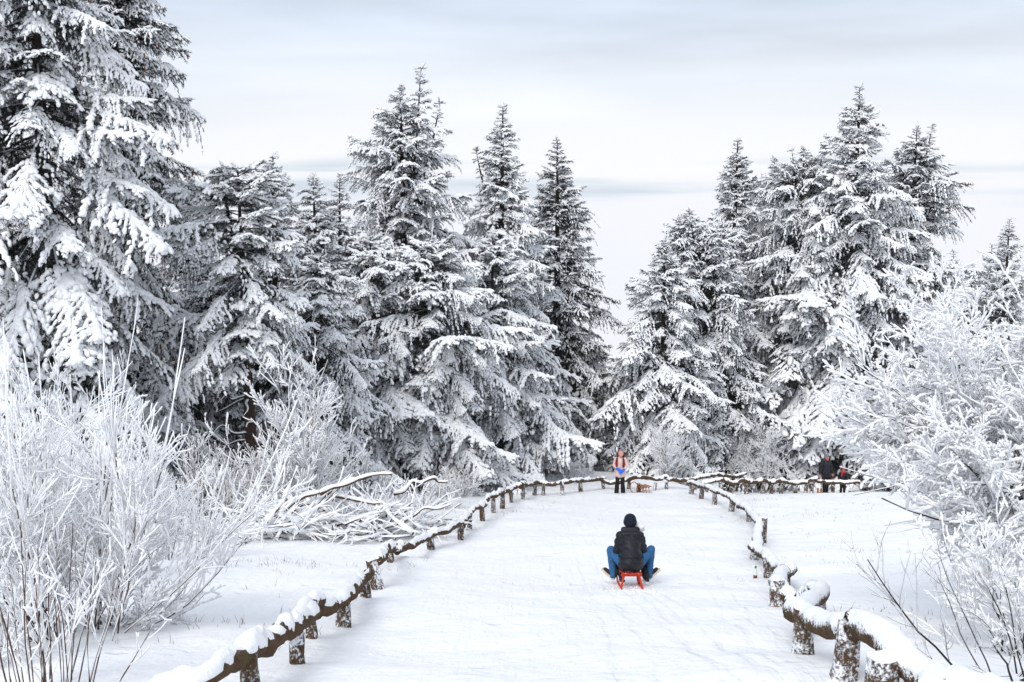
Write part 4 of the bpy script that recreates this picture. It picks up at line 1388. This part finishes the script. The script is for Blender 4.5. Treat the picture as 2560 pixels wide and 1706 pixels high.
def standing(label, g, Hh, face_dir, cfg):
    """Standing figure. Local frame: +y = facing direction."""
    root = empty('person', g, label, 'person')
    rz = math.atan2(face_dir[1], face_dir[0]) - math.pi / 2
    root.rotation_euler = (0, 0, rz)
    k = Hh / 1.70
    root.scale = (k, k, k)
    hz = [(-.085, 0, .86), (.085, 0, .86)]
    kn, an = cfg['knees'], cfg['ankles']
    sh = [(-.165, -.01, 1.37), (.165, -.01, 1.37)]
    el, wr = cfg['elbows'], cfg['wrists']
    tilt = cfg.get('look', (0, 1, -.15))
    head = cfg.get('head', (0, .045, 1.555))
    hd, P = head_prims(head, .11, tilt)
    body = hd + [('c', (0, -.005, 1.38), .06, head, .055), ('c', (0, 0, .90), .125, (0, 0, 1.10), .115), ('c', (0, 0, 1.10), .115, (0, 0, 1.30), .13), ('c', (-.1, 0, 1.36), .07, (.1, 0, 1.36), .07)]
    for i in range(2):
        body += [('c', sh[i], .050, el[i], .040), ('c', el[i], .040, wr[i], .028), ('c', hz[i], .085, kn[i], .058), ('c', kn[i], .055, an[i], .038)]
        d = Vector(wr[i]) - Vector(el[i])
        hand(body, wr[i], cfg['hands'][i], (0, 1, .3), .45, 1 if i == 0 else -1)
    b = sculpt('body', body, [cfg.get('skin', 'skin')], root, .013, 3)
    face_bits(root, P, .11)
    # coat
    hem = cfg['hem']
    ct = [('c', (0, 0, 1.08), .150, (0, 0, 1.28), .165), ('c', (-.12, 0, 1.36), .085, (.12, 0, 1.36), .085), ('c', (0, 0, 1.40), .085, (0, .01, 1.46), .08),
          ('c', (-.06, 0, hem + .16), .155, (-.03, 0, 1.08), .140), ('c', (.06, 0, hem + .16), .155, (.03, 0, 1.08), .140)]
    for i in range(2):
        ct += [('c', sh[i], .082, el[i], .068), ('c', el[i], .066, Vector(wr[i]) * .93 + Vector(el[i]) * .07, .050)]
    sculpt('coat', ct, [cfg['coat']], root, .018, 4, wrinkle=.004)
    flare = cfg.get('flare', .075)
    tr = [('c', (-.05, 0, .88), .125, (.05, 0, .88), .125)]
    for i in range(2):
        foot = Vector(an[i]) + Vector((0, .0, -.03))
        tr += [('c', hz[i], .105, kn[i], .078), ('c', kn[i], .078, foot, flare)]
    sculpt('trousers', tr, [cfg['pants']], root, .018, 4)
    for i in range(2):
        s = -1 if i == 0 else 1
        a = Vector(an[i])
        shoe(root, (a.x, a.y - .07, a.z - .065), (a.x + s * .04, a.y + .19, a.z - .065), (0, 0, 1), ('shoe_black', 'sole_white'), .045, .06)
    hx = Vector(head); t = Vector(tilt).normalized()
    if cfg.get('hat'):
        back = -t * .02
        pr = [('e', hx + back + Vector((0, 0, .075)), (.104, .112, .085)), ('c', hx + back + Vector((-.02, 0, .045)), .094, hx + back + Vector((.02, 0, .045)), .094)]
        if cfg.get('pompom'): pr.append(('e', hx + Vector((0, -.03, .175)), (.035, .035, .035)))
        sculpt('beanie', pr, [cfg['hat']], root, .010, 3)
    return root, P


def people():
    sledder()
    # walker in the pink coat, facing the camera
    g = hit(1550, 1233)
    cam_dir = (-g[0] - 4.0, -g[1])
    w, P = standing('woman in pale pink coat, pink hat and blue mittens standing by the far fence', g, 1.68, cam_dir, dict(
        knees=[(-.10, .04, .47), (.11, .03, .47)], ankles=[(-.12, .0, .09), (.13, .08, .09)], elbows=[(-.27, .03, 1.13), (.25, .05, 1.12)],
        wrists=[(-.13, .19, .97), (.07, .20, 1.02)], hands=[(.75, .35, -.55), (-.8, .3, -.5)], look=(-.12, 1, -.42), coat='pale_pink', hem=.60, pants='black_pants', flare=.095,
        hat='pink_knit', skin='skin', head=(-.02, .06, 1.55)))
    for (a, b) in (((-.12, .20, .96), (-.02, .24, .86)), ((.06, .21, 1.01), (-.06, .245, .95))):
        a, b = Vector(a), Vector(b); d = (b - a).normalized()
        sculpt('mitten', [('c', a - d * .05, .056, a + d * .02, .060), ('c', a + d * .02, .058, b, .048), ('c', a + d * .03 + Vector((0, .03, .03)), .024, a + d * .09 + Vector((0, .03, .05)), .020)],
               ['mitten_blue'], w, .010, 3)
    sculpt('fur_hood', [('c', (-.10, -.02, 1.46), .055, (-.125, .02, 1.56), .05), ('c', (.10, -.02, 1.46), .055, (.105, .02, 1.56), .05), ('c', (-.10, -.04, 1.45), .05, (.10, -.04, 1.45), .05),
                        ('c', (-.12, .02, 1.56), .04, (-.09, -.04, 1.64), .035), ('c', (.105, .02, 1.56), .04, (.08, -.04, 1.64), .035)], ['fur_dark'], w, .011, 2, wrinkle=.006)
    for s in (-1, 1):
        sculpt('scarf_end', [('c', (s * .125, .10, 1.42), .038, (s * .145, .165, 1.25), .045), ('c', (s * .145, .165, 1.25), .045, (s * .13, .165, 1.10), .036)], ['maroon'], w, .011, 3)
    # her wooden sledge
    gs = hit(1620, 1231)
    sledge('sledge', 'wooden sledge with tall curled runners beside the pink-coated woman', gs, math.radians(124), 0., 'varnish_wood', L=.60, W=.38, H=.25, slats=3, mseat='varnish_wood')
    # walker in black near the crest on the right
    x = at(2062, 1236, 49.0)[0]
    g = np.array([x, 49.0, float(height(x, 49.0))])
    standing('man in black winter clothes walking near the far right fence', g, 1.80, (.35, -1), dict(
        knees=[(-.09, .03, .47), (.09, .06, .47)], ankles=[(-.09, -.04, .09), (.08, .06, .09)], elbows=[(-.27, -.02, 1.12), (.27, -.02, 1.12)],
        wrists=[(-.29, .07, .88), (.29, .05, .88)], hands=[(0, .25, -1), (0, .25, -1)], look=(-.2, 1, -.35), coat='black_cloth', hem=.66, pants='black_pants', flare=.07,
        hat='grey_knit', skin='skin_red'))
    x2 = at(2044, 1236, 49.9)[0]
    sledge('sledge', 'reddish wooden sledge behind the man in black', (x2 + .15, 49.9, float(height(x2, 49.9)) + .02), math.radians(165), -.2, 'varnish_wood', L=.75, W=.36, H=.27, slats=3)
    x3 = at(2106, 1236, 49.3)[0]
    k, P = standing('child in dark clothes with red hat and scarf beside the man in black', (x3, 49.3, float(height(x3, 49.3))), 1.28, (-.3, -1), dict(
        knees=[(-.09, .02, .47), (.09, .02, .47)], ankles=[(-.10, .0, .09), (.10, .03, .09)], elbows=[(-.26, .02, 1.12), (.26, .02, 1.12)],
        wrists=[(-.24, .16, .95), (.24, .16, .95)], hands=[(.1, .6, -.8), (-.1, .6, -.8)], coat='black_cloth', hem=.70, pants='black_pants', flare=.075, hat='red_cloth', pompom=True, skin='skin_red'))
    sculpt('scarf', [('c', (-.09, .05, 1.43), .05, (.09, .05, 1.43), .05), ('c', (.06, .12, 1.40), .045, (.09, .17, 1.2), .04)], ['red_cloth'], k, .012, 3)


# ------------------------------------------------------------------ small things on the snow
def small_things():
    rng = np.random.RandomState(81)
    # bottle leaning in the snow by the right fence
    g = hit(1888, 1447)
    root = empty('bottle', g, 'clear plastic bottle with green cap upright in the snow by the right fence', 'bottle')
    prof = [(0, .030), (.01, .036), (.12, .036), (.16, .030), (.19, .014), (.215, .013)]
    V, F = tube([(.0, 0, z) for z, r in prof], [r for z, r in prof], 12); mesh_obj('bottle_body', V, F, ['bottle_clear'], smooth=True, parent=root)
    V, F = tube([(0, 0, .206), (0, 0, .245)], [.021, .021], 10); mesh_obj('cap', V, F, ['bottle_green'], parent=root)
    V, F = tube([(0, 0, .004), (0, 0, .075)], [.0375, .0375], 12); mesh_obj('dregs', V, F, ['cone_brown'], smooth=True, parent=root)
    # dry stalks in the right field
    spots = [(2033, 1447, 1322, 'umbrella-topped dry stalk, tallest in the snowy right field'), (2051, 1440, 1350, 'straight dry stalk just right of the umbrella-topped stalk'),
             (2056, 1452, 1380, 'slanting dry stalk, second right of the umbrella-topped stalk'), (2075, 1437, 1402, 'short leaning dry stalk among the tall stalks of the right field'),
             (2083, 1487, 1378, 'long leaning dry stalk, nearest of the right field stalks'), (2142, 1455, 1415, 'small lone dry stalk right of the tall stalks'),
             (1998, 1470, 1435, 'short dry stalk between the right fence and the tall stalks'), (2211, 1378, 1350, 'faint upright stalk far back in the right field'),
             (2262, 1380, 1338, 'thin upright stalk near the rime-coated tree'), (1938, 1322, 1292, 'thin stalk behind the upright post of the right fence')]
    for i, (px, py, pt, umb) in enumerate(spots):
        g = hit(px, py); k = ppm(g); h = (py - pt) / k * 1.05
        b = rng.normal(0, .12, 2)
        zs = np.linspace(-.03, h, 6)
        P = np.stack([b[0] * (zs.clip(0) / h) ** 1.5 * h + .01 * rng.normal(0, 1, 6), b[1] * zs, zs], 1)
        acc = Acc(); V, F = tube(P, np.linspace(.006, .003, 6), 4); acc.add(V, F)
        if i == 0:
            for a in np.linspace(0, 6.28, 9)[:-1]:
                e = P[-1] + np.array([math.cos(a) * .07, math.sin(a) * .07, .07])
                V, F = tube([P[-1], e], [.003, .006], 3); acc.add(V, F)
        else:
            for _ in range(rng.randint(1, 4)):
                q = P[rng.randint(2, 6)]; e = q + rng.normal(0, 1, 3) * [.04, .04, .03] + [0, 0, .05]
                V, F = tube([q, e], [.003, .002], 3); acc.add(V, F)
        o = acc.build('dry_stalk', ['straw'], None, tuple(g))
        tag(o, umb, 'stalk', 'dry stalks in the right field')
    # twigs lying or standing on the snow
    tw = [((715, 1600), [(0, 0, 0), (.05, .0, .30), (.20, 0, .52), (.42, 0, .62)], [(.03, 0, .22), (.22, 0, .40)], 'bent two-forked twig standing in the snow left of the fence'),
          ((820, 1690), [(0, 0, 0), (.10, 0, .28), (.28, 0, .52)], [(.06, 0, .18), (.04, 0, .45)], 'forked twig at the foot of the near left fence'),
          ((746, 1700), [(0, 0, 0), (.05, 0, .25), (.06, 0, .50)], [(.03, 0, .1), (.09, 0, .3)], 'upright thin twig before the nearest left fence post'),
          ((1042, 1450), [(0, 0, 0), (-.12, 0, .22), (-.10, 0, .45)], [(-.1, 0, .2), (-.2, .0, .3)], 'crooked twig sticking up beside the left fence path side'),
          ((1128, 1408), [(0, 0, .02), (-.12, .05, .08), (-.28, .1, .15)], [(-.1, 0, .06), (-.15, 0, .02)], 'short twig lying on the snow below the left fence'),
          ((1222, 1490), [(-.06, 0, .02), (.0, 0, .025), (.07, .02, .035)], [(0, 0, .02), (.02, .02, .03)], 'tiny dark stick lying alone on the sledding path'),
          ((900, 1700), [(-.18, 0, .02), (.05, 0, .05), (.16, 0, .08)], [(.16, 0, .08), (.08, -.05, .0)], 'hooked twig on the path at the bottom edge'),
          ((2010, 1650), [(0, 0, 0), (-.05, 0, .12), (-.10, .0, .17)], [(0, 0, 0), (.04, 0, .12)], 'small twig beside the near right fence post'),
          ((452, 1690), [(0, 0, 0), (.15, 0, .2), (.32, 0, .36)], [(.1, 0, .15), (.15, 0, .28)], 'twig rising from the snow right of the corner rods')]
    for (pp, pts, fork, lab) in tw:
        g = hit(*pp)
        acc = Acc(); P = catmull(np.array(pts, float) - [0, 0, .02], 3)
        V, F = tube(P, np.linspace(.007, .003, len(P)), 4); acc.add(V, F)
        V, F = tube(np.array(fork), [.005, .003], 4); acc.add(V, F)
        tag(acc.build('fallen_twig', ['twig'], None, tuple(g)), lab, 'twig', 'twigs on the snow')
    # tufts of dead grass and leaves by the posts
    tf = [((1945, 1338), 'dead_leaf', .22, 'rusty brown grass tuft right of the upright fence post'), ((1853, 1290), 'dead_leaf', .20, 'small rusty tuft at the bend of the right fence'),
          ((986, 1432), 'dead_leaf', .16, 'brown leaf tuft by the cut log post'), ((1255, 1275), 'dead_leaf', .22, 'brown tuft below the bend of the left fence'),
          ((1983, 1418), 'straw', .18, 'dark tuft right of the frosted fence'), ((1968, 1662), 'straw', .22, 'dark grass tuft before the nearest right posts'),
          ((1512, 1232), 'dead_leaf', .16, 'tiny brown tuft left of the pink-coated woman'), ((1325, 1252), 'dead_leaf', .22, 'brown grass under the middle of the left fence'),
          ((700, 1640), 'straw', .22, 'dead grass under the near left fence rail'), ((1880, 1470), 'straw', .14, 'dry tuft below the bottle'), ((2320, 1535), 'straw', .2, 'dark weed clump in the right field'),
          ((800, 1650), 'dead_leaf', .2, 'withered weeds beside the near left fence posts'), ((410, 1620), 'dead_leaf', .25, 'brown twiggy tuft at the foot of the large left shrub')]
    for (pp, m, s, lab) in tf:
        g = hit(*pp); n = 46
        a = rng.uniform(0, 6.28, n); r = np.abs(rng.normal(0, .35, n)) * s
        P0 = np.stack([np.cos(a) * r, np.sin(a) * r, np.full(n, -.02)], 1)
        D = np.stack([np.cos(a) * .9, np.sin(a) * .9, rng.uniform(.2, 1.2, n)], 1)
        P = grow(rng, P0, D, s * rng.uniform(.3, 1.0, n), 4, -.25, .2)
        V, F = batch_tubes(P, np.linspace(.006, .002, 4)[None] * np.ones((n, 1)), 3, False)
        acc = Acc(); acc.add(V, F)
        tag(acc.build('grass_tuft', [m], None, tuple(g)), lab, 'grass tuft', 'dead tufts by the fences', 'stuff' if False else None)
    n = 700
    y = rng.uniform(9, 44, n); x = rng.uniform(-2.5, 8, n)
    k = n // 4
    g0 = hit(1580, 1474); x[:k] = g0[0] + rng.normal(0, .28, k); y[:k] = g0[1] + rng.normal(-.25, .55, k)
    P = np.stack([x, y, height(x, y)], 1); a = rng.uniform(0, 6.28, n)
    sz = rng.uniform(.010, .030, n) * np.where(rng.rand(n) < .1, 1.7, 1)
    acc = Acc(); stamp(acc, SNOWP, P, np.stack([np.cos(a), np.sin(a), 0 * a], 1), sz * 1.5, sz * .7, sz * .55, a, 0, True, rng)
    o = acc.build('snow_crumbs', ['snow'])
    tag(o, 'loose crumbs of snow scattered over the path and round the sled', 'snow', None, 'stuff')
    # short grass tips all over the unpacked snow
    acc = Acc()
    c = rng.randint(0, 120, 2600)
    y = (rng.uniform(9, 46, 120)[c] + rng.normal(0, .8, 2600)).clip(9, 46); x = rng.uniform(-7, 14, 120)[c] + rng.normal(0, .8, 2600)
    xl = np.interp(y, [9, 12, 16, 20, 25, 32, 40, 46], [-2.2, -2.1, -2.1, -2.0, -1.7, -.9, 1.5, 4])
    xr = np.interp(y, [9, 12, 16, 20, 25, 32, 46], [3.4, 3.6, 4.2, 4.7, 5.6, 6.4, 8.5])
    inside = (x > xl + .3) & (x < xr - .2)
    keep = ((~inside) | (rng.rand(2600) < .04)) & (rng.rand(2600) < .6)
    pts = np.stack([x, y, 0 * x], 1)[keep]; n = len(pts)
    k = rng.randint(1, 4, n)
    pts = np.repeat(pts, k, 0) + rng.normal(0, .05, (k.sum(), 3)) * [1, 1, 0]
    pts[:, 2] = height(pts[:, 0], pts[:, 1]) - .01
    m = len(pts)
    D = rng.normal(0, .4, (m, 3)); D[:, 2] = 1
    P = grow(rng, pts, D, rng.uniform(.03, .15, m), 3, -.1, .1)
    V, F = batch_tubes(P, np.array([.003, .0025, .001])[None] * np.ones((m, 1)), 3, False)
    acc.add(V, F)
    g = acc.build('grass', ['straw'])
    tag(g, 'short dry grass tips poking through the snow of the fields', 'grass', None, 'stuff')


build_fences()
build_ground()
people()
build_trees()
build_shrubs()
brush_pile()
small_things()

# ------------------------------------------------------------------ thin winter haze
def haze():
    x0, x1, y0, y1, z0, z1 = -262., 262., -62., 262., -75., 14.
    v, f = box(((x0 + x1) / 2, (y0 + y1) / 2, (z0 + z1) / 2), (x1 - x0, y1 - y0, z1 - z0))
    m = bpy.data.materials.new('haze'); m.use_nodes = True
    nt = m.node_tree; nt.nodes.clear()
    o = nt.nodes.new('ShaderNodeOutputMaterial'); p = nt.nodes.new('ShaderNodeVolumePrincipled')
    p.inputs['Color'].default_value = (1, 1, 1, 1); p.inputs['Density'].default_value = .0003
    nt.links.new(p.outputs[0], o.inputs['Volume'])
    MATS['haze'] = m
    h = mesh_obj('haze', v, f, ['haze'])
    tag(h, 'thin cold haze filling the air over the hill', 'haze', None, 'stuff')


haze()
